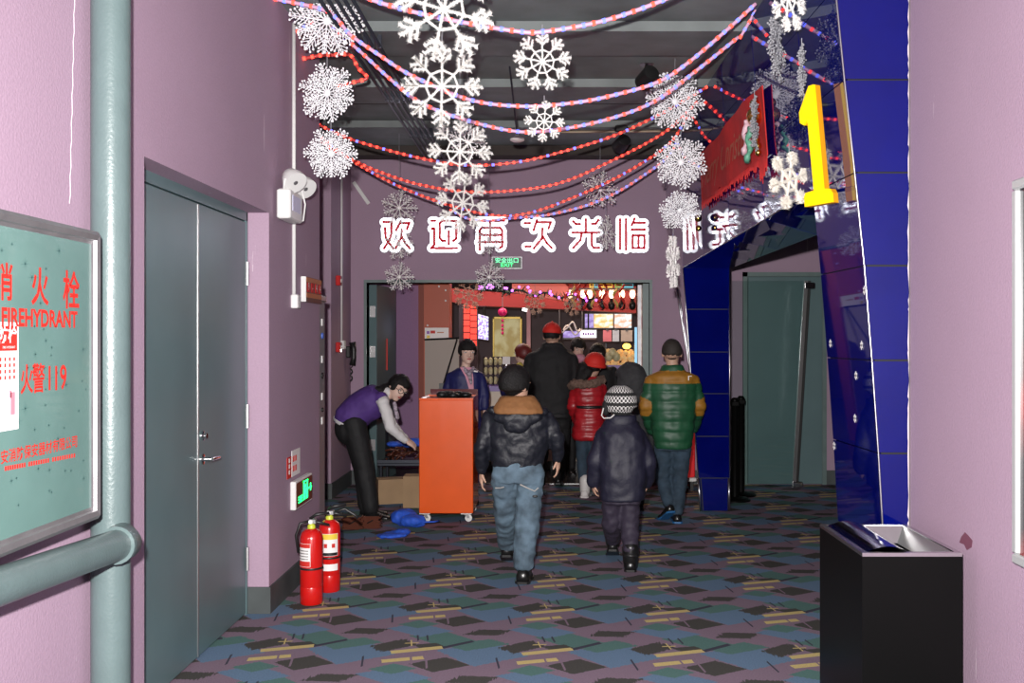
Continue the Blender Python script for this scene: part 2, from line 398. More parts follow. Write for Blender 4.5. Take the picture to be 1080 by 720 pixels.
# ------------------------------------------------ double steel door in the left wall
d1 = tag(empty('door_1', (XD, D0, 0)), 'grey steel double door recessed in the left wall', kind='structure')
YM = 4.82
for ya, yb in ((D0+.03, YM-.003), (YM+.003, D1-.035)):
    lf = MB().bevbox((XD-.045, ya, .008), (XD, yb, DZ-.055), .004).build('door_leaf', 'door grey', d1)
    for zz in (.25, 1.05, 1.85):
        yh = ya-.004 if ya < YM-.1 else yb+.004
        MB().tube([(XD+.006, yh, zz), (XD+.006, yh, zz+.13)], .011, 8).build('hinge', 'brushed steel', lf, 'auto')
    if yb > 5:
        pass
MB().box((XD-.05, D0, 0), (XD+.004, D0+.03, DZ)).box((XD-.05, D1-.032, 0), (XD+.004, D1-.012, DZ)).box((XD-.05, D0, DZ-.05), (XD+.004, D1-.012, DZ)).build('door_frame', 'door grey', d1)
MB().box((XD-.002, YM-.006, .01), (XD+.003, YM+.006, DZ-.06)).build('astragal', 'brushed steel', d1)
hz = .96
hd = MB().lathe((XD, YM+.055, hz), [(.026,0),(.026,.008),(.011,.01),(.011,.05)], 16, (1,0,0)).tube([(XD+.048,YM+.05,hz),(XD+.05,YM+.1,hz),(XD+.047,YM+.17,hz-.004)], [.011,.010,.008], 10).build('door_handle', 'chrome', d1, 'auto')
MB().lathe((XD, YM+.055, hz+.115), [(.024,0),(.024,.009),(.015,.012),(.013,.025)], 16, (1,0,0)).build('lock_cylinder', 'chrome', d1, 'auto')

# ------------------------------------------------ fire hydrant cabinet
XB = -1.40; B0, B1, BZ0, BZ1 = 2.38, 3.135, .985, 1.885
cab = thing('hydrant_cabinet', (XL, B0, BZ0), 'fire hydrant cabinet with green glass door and red characters on left wall', 'cabinet')
MB().box((XL, B0+.01, BZ0+.01), (XB-.05, B1-.01, BZ1-.01)).build('body', 'alu frame', cab)
fwid = .052
def frame_bar(a, b, c, d):          # outer a,b inner d,c ; profiled bar: outer edge low, ridge, inner step
    mb = MB(); pr = [(0, XB-.05), (0, XB-.012), (.25, XB), (.55, XB-.004), (.6, XB-.014), (1, XB-.018)]
    ra, rb = [], []
    for t, x in pr:
        p = [a[i]+(d[i]-a[i])*t for i in (0, 1)]; q = [b[i]+(c[i]-b[i])*t for i in (0, 1)]
        ra.append((x, p[0], p[1])); rb.append((x, q[0], q[1]))
    return mb.rings([ra, rb])
oc = [(B0,BZ0),(B1,BZ0),(B1,BZ1),(B0,BZ1)]; ic = [(B0+fwid,BZ0+fwid),(B1-fwid,BZ0+fwid),(B1-fwid,BZ1-fwid),(B0+fwid,BZ1-fwid)]
for i in range(4):
    j = (i+1) % 4; frame_bar(oc[i], oc[j], ic[j], ic[i]).build('frame_bar', 'alu frame', cab, 'auto')
XG = XB-.016
gl = MB().box((XG-.006, B0+.03, BZ0+.03), (XG, B1-.03, BZ1-.03)).build('glass_panel', 'glass green', cab)
stars = MB()
for _ in range(60):
    y, z, r = random.uniform(B0+.08, B1-.07), random.uniform(BZ0+.08, BZ1-.07), random.choice((.008,.010,.014,.026))
    for k in range(4):
        a = k*math.pi/4+.1; rr = r*(1 if k % 2 == 0 else .65)
        dy, dz = math.cos(a)*rr, math.sin(a)*rr; oy, ozz = -math.sin(a)*.0011, math.cos(a)*.0011
        stars.quad((XG+.0006,y-dy,z-dz),(XG+.0006,y+oy,z+ozz),(XG+.0006,y+dy,z+dz),(XG+.0006,y-oy,z-ozz))
stars.build('etched_stars', 'star etch', gl)['kind'] = 'stuff'
def cabtext(s, px, py, hpx, bold=.0, sx=1.0, m='print red', nm='lettering', X=None, par=None):   # text centred at a photo pixel on the glass plane
    X = XG+.0006 if X is None else X
    Y = F*X/(px-VX); z = H0-(py-VY)/F*Y
    return text(nm, s, (X, Y, z), (0,1,0), (0,0,1), hpx/F*Y, m, par or gl, bold=bold, sx=sx)
for ch, px, py in (('消',4,300),('火',42,305),('栓',75,309)): cabtext(ch, px, py, 42, .018, .88)
cabtext('FIREHYDRANT', 44, 336.5, 25, .03, .96)
for ch, px, py in (('火',28,402),('警',40.5,401),('1',52,400),('1',59,400),('9',66.5,399)): cabtext(ch, px, py, 33 if ch in '火警' else 36, .014, .8 if ch in '火警' else .85)
cabtext('安消防保安器材有限公司', 44, 474, 14.5, .014, 1.0)
for k in range(30):                                 # unreadable fine print
    if k in (9, 19): continue
    px = 6+k*2.5; py = 495-.19*px; X = XG+.0007; Y = F*X/(px-VX); z = H0-(py-VY)/F*Y
    MB().box((X, Y-.0045, z-.006), (X+.0004, Y+.0035, z+.006)).build('printed_mark', 'print red', gl)
# warning sticker
y0, y1 = F*XG/(-60-VX), F*XG/(19-VX)
z1, z0 = H0-(340-VY)/F*y1, H0-(452-VY)/F*y1
st = MB().box((XG, y0, z0), (XG+.0012, y1, z1)).build('sticker', 'sticker white', cab)
MB().box((XG+.001, y0+.01, z1-.075), (XG+.002, y1-.008, z1-.010)).build('sticker_band', 'print red', st)
text('lettering', '消防栓', (XG+.0021, y1-.078, z1-.036), (0,1,0), (0,0,1), .046, 'sticker white', st, bold=.02)
text('lettering', 'FIRE HYDRANT', (XG+.0021, y1-.05, z1-.066), (0,1,0), (0,0,1), .009, 'sticker white', st)
for k in range(5):
    for q in range(4):
        yy = y1-.022-k*.022; zz = z1-.097-q*.016
        MB().box((XG+.001, yy-.004, zz-.005), (XG+.0018, yy+.004, zz+.005)).build('printed_mark', 'print red', st)
MB().box((XG+.001, y1-.040, z0+.04), (XG+.0018, y1-.018, z0+.10)).box((XG+.001, y1-.045, z0+.085), (XG+.0018, y1-.035, z0+.105)).build('pictogram', 'pink print', st)
fb = MB()
for za, zb in ((z0+.025, z0+.115),):
    ya, yb = y1-.056, y1-.010
    fb.box((XG+.001,ya,za),(XG+.0015,yb,za+.0015)).box((XG+.001,ya,zb),(XG+.0015,yb,zb+.0015)).box((XG+.001,ya,za),(XG+.0015,ya+.0015,zb)).box((XG+.001,yb,za),(XG+.0015,yb+.0015,zb))
fb.build('pictogram_frame', 'pink print', st)
# ------------------------------------------------ fire pipes
vp = thing('riser_pipe', (-1.49, 3.40, 0), 'thick grey green vertical fire pipe between cabinet and double door', 'pipe')
MB().tube([(-1.49,3.40,0),(-1.49,3.40,CZ)], .064, 24).build('pipe', 'pipe paint', vp, 'auto')
mat('rust', (.35,.06,.03), .9)
for zz in (1.83, .955): MB().tube([(-1.49,3.40,zz),(-1.49,3.40,zz+.06)], .0648, 24).build('rust_mark', 'rust', vp, 'auto') if zz > 1.9 else MB().box((-1.552,3.345,zz),(-1.536,3.36,zz+.07)).build('rust_mark','rust',vp)
e0, e1, e2 = V((-1.49,3.40,.872)), V((-1.405,3.335,.872)), V((-1.42,2.2,.93))
MB().tube([e0, e0.lerp(e1,.6), e1+V((0,-.03,0)), e1+V((0,-.09,.004))], [.057,.057,.056,.056], 20).build('tee_joint', 'pipe paint', vp, 'auto')
MB().tube([e1+V((0,-.075,.003)), e1+V((0,-.092,.004))], .062, 20).build('weld_collar', 'pipe paint', vp, 'auto')
MB().tube([e1+V((0,-.07,.003)), e2], .051, 20).build('branch_pipe', 'pipe paint', vp, 'auto')

# ------------------------------------------------ framed poster on the right wall
mat('poster frame', (.42,.43,.43), .35, .2)
po = thing('framed_poster', (XR, 2.5, .77), 'dark red poster in silver frame at the edge of right wall', 'poster')
XP = XR-.035; q0, q1, qz0, qz1 = 2.45, 3.40, .785, 2.09
for a, b in (((q0,qz0),(q1,qz0+.035)), ((q0,qz1-.035),(q1,qz1)), ((q0,qz0+.035),(q0+.035,qz1-.035)), ((q1-.035,qz0+.035),(q1,qz1-.035))):
    MB().bevbox((XP, a[0], a[1]), (XR, b[0], b[1]), .006).build('frame_bar', 'poster frame', po)
mm = mat('poster print', (.05,.01,.015), .3, coat=.5); t = NT(mm); n_ = t.n('ShaderNodeTexNoise'); n_.inputs['Scale'].default_value = 3
rp = t.n('ShaderNodeValToRGB'); rp.color_ramp.elements[0].position = .42; rp.color_ramp.elements[0].color = (.01,.005,.01,1); rp.color_ramp.elements[1].position = .68; rp.color_ramp.elements[1].color = (.35,.03,.03,1)
t.put(n_.inputs['Vector'], t.n('ShaderNodeTexCoord').outputs['Object']); t.put(rp.inputs[0], n_.outputs['Fac']); t.put(t.b.inputs['Base Color'], rp.outputs[0])
MB().box((XP+.015, q0+.03, qz0+.03), (XR, q1-.03, qz1-.03)).build('print', 'poster print', po)

# ------------------------------------------------ blue mirror-panelled portal of hall 1
PT = thing('hall_portal', (1.45, 5, 0), 'leaning portal of glossy dark blue panels around the hall entrance on the right', 'portal')
PY0, PYO, PYF, PYE = 4.45, 5.08, 8.95, 10.56
prof_n = [(0,1.56),(.62,1.507),(1.037,1.483),(1.453,1.454),(1.876,1.42),(2.292,1.377),(2.707,1.331),(3.12,1.29),(3.5,1.245)]
prof_f = [(0,1.385),(2.19,1.224),(3.5,1.212)]
prof_e = [(0,1.70),(1.22,1.52),(2.2,1.36),(3.5,1.212)]
def ip(pr, z):
    for (a, xa), (b, xb) in zip(pr, pr[1:]):
        if z <= b: return xa+(xb-xa)*(z-a)/(b-a)
    return pr[-1][1]
def FX(Y, z):                                    # corridor-side face of the portal
    if Y <= PYF:
        t = (Y-PY0)/(PYF-PY0); return ip(prof_n, z)*(1-t)+ip(prof_f, z)*t
    t = (Y-PYF)/(PYE-PYF); return ip(prof_f, z)*(1-t)+ip(prof_e, z)*t
XI = 1.645
def panel(c, nrm, g=.0035, th=.012):
    c = [V(p) for p in c]; cen = sum(c, V((0,0,0)))/4; n = V(nrm).normalized()
    q = []
    for p in c:
        d = cen-p; e1 = d.normalized(); q.append(p+e1*g*1.4)
    return MB().hexa([p-n*th for p in q]+[p for p in q]).build('panel', 'portal blue', PT)
def facequad(ya, yb, za0, zb0, za1, zb1):        # panel on the corridor face; za0..za1 at ya, zb0..zb1 at yb
    c = [V((FX(ya,za0),ya,za0)), V((FX(yb,zb0),yb,zb0)), V((FX(yb,zb1),yb,zb1)), V((FX(ya,za1),ya,za1))]
    n = (c[1]-c[0]).cross(c[3]-c[0]).normalized()
    if n.x > 0: n = -n
    panel(c, n)
zj = [.0,.2,.62,1.037,1.453,1.876,2.292,2.707,3.12,3.49]
for a, b in zip(zj, zj[1:]):
    facequad(PY0, PYO, a, a, b, b)                                                    # near pillar, corridor side
    panel([(FX(PY0,a),PY0,a),(XR,PY0,a),(XR,PY0,b),(FX(PY0,b),PY0,b)], (0,-1,0))      # near pillar, front
ly = [PYO, 6.05, 7.02, 7.98, PYF]
for ya, yb in zip(ly, ly[1:]):
    lo = lambda y: 2.305+(2.19-2.305)*(y-PYO)/(PYF-PYO)
    facequad(ya, yb, lo(ya), lo(yb), 2.707, 2.707)
    facequad(ya, yb, 2.707, 2.707, 3.12, 3.12)
    facequad(ya, yb, 3.12, 3.12, 3.49, 3.49)
    # soffit
    c = [V((FX(ya,lo(ya)),ya,lo(ya))), V((XI,ya,2.18)), V((XI,yb,2.18)), V((FX(yb,lo(yb)),yb,lo(yb)))]
    panel(c, (0,0,-1))
for a, b in ((0,.297),(.297,.672),(.672,1.056),(1.056,1.43),(1.43,1.814),(1.814,2.19),(2.19,2.707),(2.707,3.12),(3.12,3.49)):
    facequad(PYF, PYE, a, a, b, b)
    if b < 2.2:
        x0, x1 = FX(PYF,a), FX(PYF,b)
        if a == 0: panel([(x0+.02,PYF,a),(XI-.02,PYF,a),(XI-.02,PYF,b),(x1+.02,PYF,b)], (0,-1,0))
        else: panel([(x0,PYF,a),(XI,PYF,a),(XI,PYF,b),(x1,PYF,b)], (0,-1,0))
# backing volumes
bk = MB()
def loftY(ys, z0, z1, off=.016, nz=8):
    for ya, yb in zip(ys, ys[1:]):
        zs0 = [z0(ya)+(z1-z0(ya))*k/nz for k in range(nz+1)]; zs1 = [z0(yb)+(z1-z0(yb))*k/nz for k in range(nz+1)]
        for k in range(nz):
            a0, a1, b0, b1 = zs0[k], zs0[k+1], zs1[k], zs1[k+1]
            o0 = .014 if ya == PY0 else 0
            yy = ya+(.014 if ya in (PY0, PYF) and z1 > 0 else 0)
            bk.hexa([(FX(ya,a0)+off,yy,a0),(XI-.002,yy,a0),(XI-.002,yb,b0),(FX(yb,b0)+off,yb,b0),(FX(ya,a1)+off,yy,a1),(XI-.002,yy,a1),(XI-.002,yb,b1),(FX(yb,b1)+off,yb,b1)])
loftY([PY0, PYO], lambda y: 0, 3.5)
loftY([PYO, PYF], lambda y: max(2.305-.115*(y-PYO)/(PYF-PYO), 2.19)+.022, 3.5, nz=3)
loftY([PYF, PYE], lambda y: 0, 3.5)
bk.build('backing', 'portal joint', PT)
# trims
def strip(pts, r, m='portal trim', nm='edge_trim'): MB().tube(pts, r, 6).build(nm, m, PT, True)
strip([(FX(PY0,z)-.003, PY0-.003, z) for z in zj], .0045)
strip([(FX(PYF,z)-.004, PYF-.004, z) for z in (.0,.297)], .012); strip([(XI-.01, PYF-.004, z) for z in (0,.297)], .012)
strip([(FX(PYF,z)-.003, PYF-.003, z) for z in (.297,1,1.8,2.18)], .005); strip([(XI-.004, PYF-.003, .297), (XI-.004, PYF-.003, 2.18)], .005)
strip([(FX(PYE,z)-.01, PYE-.03, z) for z in (.1,.6,1.22,1.8,2.2)], .012)
strip([(FX(y,2.305-.115*(y-PYO)/(PYF-PYO))-.002, y, 2.303-.115*(y-PYO)/(PYF-PYO)) for y in ly], .004)
# ragged sealant between front panels and right wall
random.seed(3)
ck = MB(); zz = 0; L, R_ = [], []
while zz < 3.5:
    L.append((XR-random.uniform(.003,.011), PY0-.004, zz)); R_.append((XR+.001, PY0-.004, zz)); zz += random.uniform(.006,.07)
for i in range(len(L)-1): ck.quad(L[i], R_[i], R_[i+1], L[i+1])
ck.prism([(XR-.004,PY0-.004,0),(XR,PY0-.004,0),(XR,PY0,0),(XR-.003,PY0,0)], (0,0,3.47))
ck.build('sealant', 'caulk', PT)
# small snowflake stickers on the near pillar side
for px, py in ((912,306),(909,364),(876,362),(902,441),(880,470),(903,396)):
    Y = 4.8
    for _ in range(4):
        z = H0-(py-VY)/F*Y; Y = FX(Y, z)*F/(px-VX)
    z = H0-(py-VY)/F*Y; s = .02; mb = MB()
    for k in range(3):
        a = k*math.pi/3; dy, dz = math.sin(a)*s, math.cos(a)*s; oy, oz = -math.cos(a)*.004, math.sin(a)*.004
        mb.prism([(FX(Y,z)-.0015,Y-dy-oy,z-dz-oz),(FX(Y,z)-.0015,Y-dy+oy,z-dz+oz),(FX(Y,z)-.0015,Y+dy+oy,z+dz+oz),(FX(Y,z)-.0015,Y+dy-oy,z+dz-oz)], (-.001,0,0))
    mb.build('snowflake_sticker', 'sticker white', PT)

# ------------------------------------------------ yellow numeral 1
N1 = thing('numeral_sign', (1.27, 4.68, 2.19), 'yellow illuminated numeral 1 mounted on the blue portal', 'sign')
nn = [(.0,0),(.30,0),(.30,.045),(.28,.065),(.215,.07),(.215,.56),(.16,.56),(.03,.45),(.03,.40),(.07,.385),(.115,.405),(.115,.07),(.02,.065),(.0,.045)]
ud, nd = V((.45,-.89,0)), V((.89,.45,0))
poly = [V((1.242-.09*v, 4.80, 2.185+v))+ud*u*.62 for u, v in nn]
MB().prism(poly, nd*.012).build('face', 'yellow sign', N1)
MB().prism([p+nd*.012 for p in poly], nd*.03).build('return_edge', 'yellow edge', N1)
for zz in (2.25, 2.66):
    p = V((1.242-.09*(zz-2.185), 4.80, zz))+ud*.1+nd*.03; MB().tube([p, V((FX(p.y,zz)+.01, p.y, zz))], .008, 8).build('standoff', 'black plastic', N1)

# ------------------------------------------------ red banner with gold lettering, bells and ribbon
BN = thing('christmas_banner', (1.17, 6.6, 2.55), 'red fringed christmas banner with faded gold lettering hung on the blue lintel', 'banner')
yb0, yb1 = 5.78, 7.88
bx = lambda y, z: FX(y, z)-.022
bm_ = MB(); N = 24; top, bot = [], []
random.seed(11)
for k in range(N+1):
    y = yb0+(yb1-yb0)*k/N; x = -.006+.006*math.sin(k*.9)
    zt = 3.02+.02*math.sin(k*.26); zb = 2.62+.015*math.sin(k*1.3)+random.uniform(-.02,.015)
    top.append((bx(y,zt)+x, y, zt)); bot.append((bx(y,zb)+x, y, zb))
for k in range(N): bm_.hexa([top[k],top[k+1],bot[k+1],bot[k]]+[V(p)+V((.006,0,0)) for p in (top[k],top[k+1],bot[k+1],bot[k])])
bm_.build('cloth', 'banner red', BN)
fg = MB()
for k in range(90):
    y = yb0+(yb1-yb0)*(k+.5)/90; l = random.uniform(.03,.07)*(2.6 if k < 8 else 1)
    z = 2.63; x = bx(y,z)-.006; fg.prism([(x,y-.012,z),(x,y+.012,z),(x,y+.004,z-l),(x,y-.004,z-l)], (.004,0,0))
f_ = fg.build('fringe', 'banner red', BN)
text('lettering', 'Merry Christmas', (bx(6.83,2.82)-.016, 6.86, 2.81), (.018,-1,0), (.06,0,1), .29, 'banner gold', BN, bold=-.003, sx=.92)
for z, r in ((2.91,.03),(2.84,.052),(2.76,.022),(2.70,.02),(2.66,.024),(2.62,.02)):
    MB().ell((bx(5.9,z)-.03, 5.9+.01*math.sin(z*40), z+.03), r, r, r).build('bell', 'gold', BN, True)
for z, r in ((2.50,.03),(2.42,.024)): MB().ell((bx(7.85,z)-.04, 7.85, z), r, r, r).build('bell', 'gold', BN, True)
mat('ribbon pale', (.6,.4,.45), .5); mat('ribbon green', (.1,.3,.2), .5)
for c, yy, zz, m in ((0,5.97,2.78,'ribbon pale'),(1,5.87,2.72,'ribbon green')):
    pts = [(1.19+.012*math.sin(k*1.2), yy+.02*math.sin(k*1.9+c), zz-.02*k+.08) for k in range(11)]
    MB().tube(pts, [.01+.012*abs(math.sin(k*.8)) for k in range(11)], 6).build('ribbon', m, BN, True)

# ------------------------------------------------ alcove behind the portal: door, glass leaf, posts
d2 = tag(empty('door_2', (2.4, YF, 0)), 'grey steel door in the wall behind the portal', kind='structure')
gx0, gx1 = P(788,0,YF).x, P(866,0,YF).x; gz = H0-(292-VY)/F*YF
MB().bevbox((gx0, YF-.05, .01), (gx1, YF, gz), .004).build('door_leaf', 'door grey', d2)
MB().box((gx0-.05, YF-.035, 0), (gx0-.003, YF, gz+.05)).box((gx1+.003, YF-.035, 0), (gx1+.05, YF, gz+.05)).box((gx0-.05, YF-.035, gz+.003), (gx1+.05, YF, gz+.05)).build('door_frame', 'grey frame', d2)
gm = mat('clear glass', (.85,.95,.93), .02); t = NT(gm)
gt, gg, gx = t.n('ShaderNodeBsdfTransparent'), t.n('ShaderNodeBsdfGlossy'), t.n('ShaderNodeMixShader'); gt.inputs[0].default_value = (.93,.97,.96,1); gg.inputs['Roughness'].default_value = .02
lw_ = t.n('ShaderNodeFresnel'); lw_.inputs[0].default_value = 1.5; t.put(gx.inputs[0], lw_.outputs[0]); t.nt.links.new(gt.outputs[0], gx.inputs[1]); t.nt.links.new(gg.outputs[0], gx.inputs[2])
t.nt.links.new(gx.outputs[0], t.nt.nodes['Material Output'].inputs[0])
GL = thing('glass_leaf', (2.2, 10.25, 0), 'frameless glass door leaf with slanted steel edge before the grey door', 'glass door')
yg = 10.25
ga, gb, gc, gd = P(772,512,yg), P(836,512,yg), P(849,296,yg), P(772,296,yg)
for p in (ga, gb): p.z = .02
MB().prism([ga, gb, gc, gd], (0,.012,0)).build('pane', 'clear glass', GL)
MB().prism([gb+V((-.005,-.008,0)), gb+V((.03,-.008,0)), gc+V((.03,-.008,0)), gc+V((-.005,-.008,0))], (0,.03,0)).build('edge_channel', 'steel', GL)
MB().prism([gb+V((.03,-.006,0)), gb+V((.055,-.006,0)), gc+V((.06,-.006,0)), gc+V((.03,-.006,0))], (0,.03,0)).build('edge_seal', 'black plastic', GL)
for p, dz in ((gc, -.08), (gb, .0)): MB().bevbox((p.x+.0, yg-.02, p.z+dz), (p.x+.10, yg+.035, p.z+dz+.06), .006).build('clamp', 'chrome', GL)
for i, (px, yy, lab) in enumerate(((775, 9.55, 'black queue post standing nearest the blue far pillar'), (781.5, 9.85, 'black queue post half hidden behind the other queue post'))):
    x = P(px, 0, yy).x
    q = thing('queue_post', (x, yy, 0), lab, 'post')
    MB().lathe((x,yy,0), [(.15,0),(.15,.012),(.12,.028),(.03,.04)], 24).build('base', 'black satin', q, 'auto')
    MB().lathe((x,yy,.035), [(.034,0),(.034,.86),(.038,.865),(.038,.93),(.02,.95)], 16).build('pole', 'black satin', q, 'auto')
    MB().bevbox((x-.04,yy-.04,.90),(x+.04,yy+.04,.955), .01).build('belt_head', 'black satin', q)
mat('red acrylic', (.5,.01,.015), .25, emit=.12, ecol=(1,.05,.05,1))
RS = thing('red_stand', (1.28, 10.2, 0), 'red panel stand with white base behind the boy in green', 'stand')
ra, rb = P(700, 0, 10.2).x, P(733, 0, 10.2).x
MB().bevbox((ra,10.2,.13),(rb,10.24,.95),.01).build('panel', 'red acrylic', RS)
MB().bevbox((ra-.02,10.15,.09),(rb+.01,10.29,.13),.008).build('ledge', 'white plastic', RS)
for xx in (ra+.03, rb-.05): MB().box((xx,10.18,0),(xx+.03,10.27,.095)).build('foot', 'black plastic', RS)
# ---------------------------------------------------------------- lit characters on the end wall
ZS = YF-.05
def zp(ox, oy, sc_, pts): return [P(ox+x/sc_, oy+y/sc_, ZS) for x, y in pts]
chars = [
 ('欢', 'leftmost lit red and white character above the doorway, a crossed right hand shape', 395, 220,
  [[(72,102),(130,102),(130,190),(115,240),(75,300)],[(82,150),(86,225),(112,262),(145,302)],[(200,98),(165,165)],[(195,110),(265,110),(248,155)],[(208,160),(205,215),(165,302)],[(210,215),(235,265),(268,302)]]),
 ('迎', 'second lit character above the doorway, with a long bottom stroke', 395, 220,
  [[(436,93),(462,93)],[(436,152),(455,152),(455,275),(432,300),(625,300)],[(570,93),(515,93),(496,112),(496,222),(515,245),(538,245)],[(565,175),(565,272)],[(575,95),(622,95),(622,228),(598,245)]]),
 ('再', 'third lit character above the doorway, shaped like a barred gate', 395, 220,
  [[(788,92),(982,92)],[(880,92),(880,255)],[(800,312),(800,165),(816,146),(954,146),(970,165),(970,288),(950,300)],[(812,200),(960,200)],[(790,255),(975,255)]]),
 ('次', 'fourth lit character above the doorway, with two short strokes on its left', 540, 210,
  [[(98,183),(136,183)],[(104,360),(142,360)],[(190,158),(165,235)],[(190,176),(295,176),(278,222)],[(232,225),(226,300),(165,375)],[(235,285),(262,330),(300,370)]]),
 ('光', 'fifth lit character above the doorway, with two legs under a crossbar', 540, 210,
  [[(560,155),(560,255)],[(465,170),(485,190),(515,190)],[(655,160),(635,188),(608,188)],[(460,255),(660,255)],[(528,260),(520,310),(465,370)],[(605,260),(605,350),(620,370),(660,370)]]),
 ('临', 'rightmost lit character above the doorway, two bars beside a box', 540, 210,
  [[(820,155),(820,378)],[(865,155),(865,382)],[(930,150),(908,198)],[(925,180),(1006,180)],[(908,232),(1006,232)],[(915,276),(1004,276),(1004,372),(915,372),(915,276)],[(960,276),(960,372)]]),
]
def stroke(mb, pts, r, y0, y1):
    for a, b in zip(pts, pts[1:]):
        d = (b-a).normalized(); n = V((-d.z, 0, d.x))*r
        q = [a+n, b+n, b-n, a-n]
        mb.prism([V((p.x, y0, p.z)) for p in q], (0, y1-y0, 0))
    for p in pts:
        mb.prism([V((p.x+r*math.cos(k*math.pi/6), y0, p.z+r*math.sin(k*math.pi/6))) for k in range(12)], (0, y1-y0, 0))
for ch, lab, ox, oy, st_ in chars:
    ps = [zp(ox, oy, 7.2, s_) for s_ in st_]
    allp = [p for s_ in ps for p in s_]
    c = thing('sign_character', (sum(p.x for p in allp)/len(allp), YF, min(p.z for p in allp)-.03), lab, 'sign', 'lit welcome characters on the end wall')
    wb, bb, rb_ = MB(), MB(), MB()
    for s_ in ps:
        stroke(wb, s_, .045, ZS-.012, ZS-.002); stroke(bb, s_, .048, ZS-.002, YF); stroke(rb_, s_, .0145, ZS-.018, ZS-.012)
    wb.build('white_face', 'sign white', c); bb.build('return_edge', 'white plastic', c); rb_.build('red_stroke', 'sign red', c)
# green exit sign
ex = thing('exit_sign', (P(535,0,YF).x, YF, P(0,284,YF).z), 'small green exit sign with silver rim just above the doorway', 'exit sign')
a, b = P(518.5, 284, YF), P(551, 270.5, YF)
MB().bevbox((a.x, YF-.03, a.z), (b.x, YF, b.z), .004).build('housing', 'alu frame', ex)
MB().box((a.x+.012, YF-.034, a.z+.012), (b.x-.012, YF-.028, b.z-.012)).build('panel', 'exit green', ex)
text('lettering', '安全出口', ((a.x+b.x)/2, YF-.035, b.z-.047), (1,0,0), (0,0,1), .058, 'exit lit', ex, bold=.01, sx=1.1)
text('lettering', 'EXIT', ((a.x+b.x)/2, YF-.035, a.z+.042), (1,0,0), (0,0,1), .05, 'exit lit strong', ex, bold=0, sx=1.35)
# white strip on the end wall
wsx = MB(); p, q = P(373,192,YF), P(389,215,YF); d = (q-p).normalized(); n = V((-d.z,0,d.x))*.018
wsx.prism([V((v.x,YF-.01,v.z)) for v in (p+n,q+n,q-n,p-n)], (0,.009,0))
tag(wsx.build('cable_cover', 'white plastic', None, loc=(p.x, YF-.005, q.z)), 'short white slanting cable cover on the end wall beside the pilaster', 'cable cover')

# ---------------------------------------------------------------- snowflake decorations
def flake_meshes(seed=1):                            # bead-tipped plastic flake, radius 1, in the XZ plane
    random.seed(seed); br, bd, hub = MB(), MB(), MB()
    hub.ell((0,0,0), .12, .07, .12, nu=10, nv=6)
    def bead(p, r=.032): r *= 1.25; bd.ell(p, r, r, r, nu=6, nv=4)
    nk = 12 if seed == 1 else 9; TT = (.22,.34,.46,.58,.70,.84) if seed == 1 else (.35,.56,.78)
    for k in range(nk):
        a = k*2*math.pi/nk; L = 1.0 if k % 2 == 0 else .86
        d = V((math.cos(a), 0, math.sin(a))); tl = V((-d.z, 0, d.x)); off = V((0, (.05 if k % 2 else -.05), 0))
        br.tube([V((0,0,0)), d*L*.5+off*.6, d*L+off], [.03,.022,.016], 4); bead(d*L+off, .036)
        for t in TT:
            for s in (-1, 1):
                b = d*L*t+off*t; l = (.28-.13*abs(t-.5)*2)*random.uniform(.85,1.15)
                e = b+(d*.75+tl*s*.75)*l+V((0,random.uniform(-.07,.07),0)); br.tube([b, e], [.017,.012], 4); bead(e, .03)
                if t > .3:
                    e2 = b+(d*.95+tl*s*.25)*l*.75+V((0,random.uniform(-.08,.08),0)); br.tube([b.lerp(e,.35), e2], [.010,.008], 4); bead(e2, .025)
    return br, bd, hub
def fluffy_meshes(arms=8, seed=2):
    random.seed(seed); wi, tn = MB(), MB()
    segs = []
    for k in range(arms):
        a = k*2*math.pi/arms+math.pi/2; d = V((math.cos(a),0,math.sin(a))); tl = V((-d.z,0,d.x))
        segs.append((V((0,0,0)), d*.95, .05))
        for t, l in ((.58,.27),(.74,.24)):
            for s in (-1,1): segs.append((d*t, d*(t+l*.72)+tl*s*l*.8, .075))
        segs.append((d*.6, d*1.0, .075))
        a2 = a+2*math.pi/arms
        segs.append((d*.4, V((math.cos(a2),0,math.sin(a2)))*.4, .04))
    for p, q, fl_ in segs:
        wi.tube([p, q], .024 if arms != 6 else .05, 5)
        L = (q-p).length; n = int(L*300); d = (q-p).normalized(); u, v_, _ = basis(d)
        for i in range(n):
            b = p.lerp(q, random.random()); an = random.uniform(0, 6.28); r = fl_*random.uniform(.6,1.4)*(1.9 if arms == 6 else 1)
            e = b+(u*math.cos(an)+v_*math.sin(an))*r+d*random.uniform(0,.05); w_ = d*.008+u*.004
            tn.add([b-w_, b+w_, e], [(0,1,2)])
    return wi, tn
FM = {}
def fmesh(kind):
    if kind in FM: return FM[kind]
    out = []
    if kind[0] == 'bead':
        br, bd, hub = flake_meshes(kind[1]); m = kind[2]
        for nm, mb in (('branches', br), ('beads', bd), ('hub', hub)):
            o = mb.build(nm, m, None, True); out.append((nm, o.data)); bpy.data.objects.remove(o)
    else:
        wi, tn = fluffy_meshes(kind[1]); m = kind[2]
        for nm, mb in (('wire', wi), ('tinsel', tn)):
            o = mb.build(nm, m, None, False); out.append((nm, o.data)); bpy.data.objects.remove(o)
    FM[kind] = out; return out
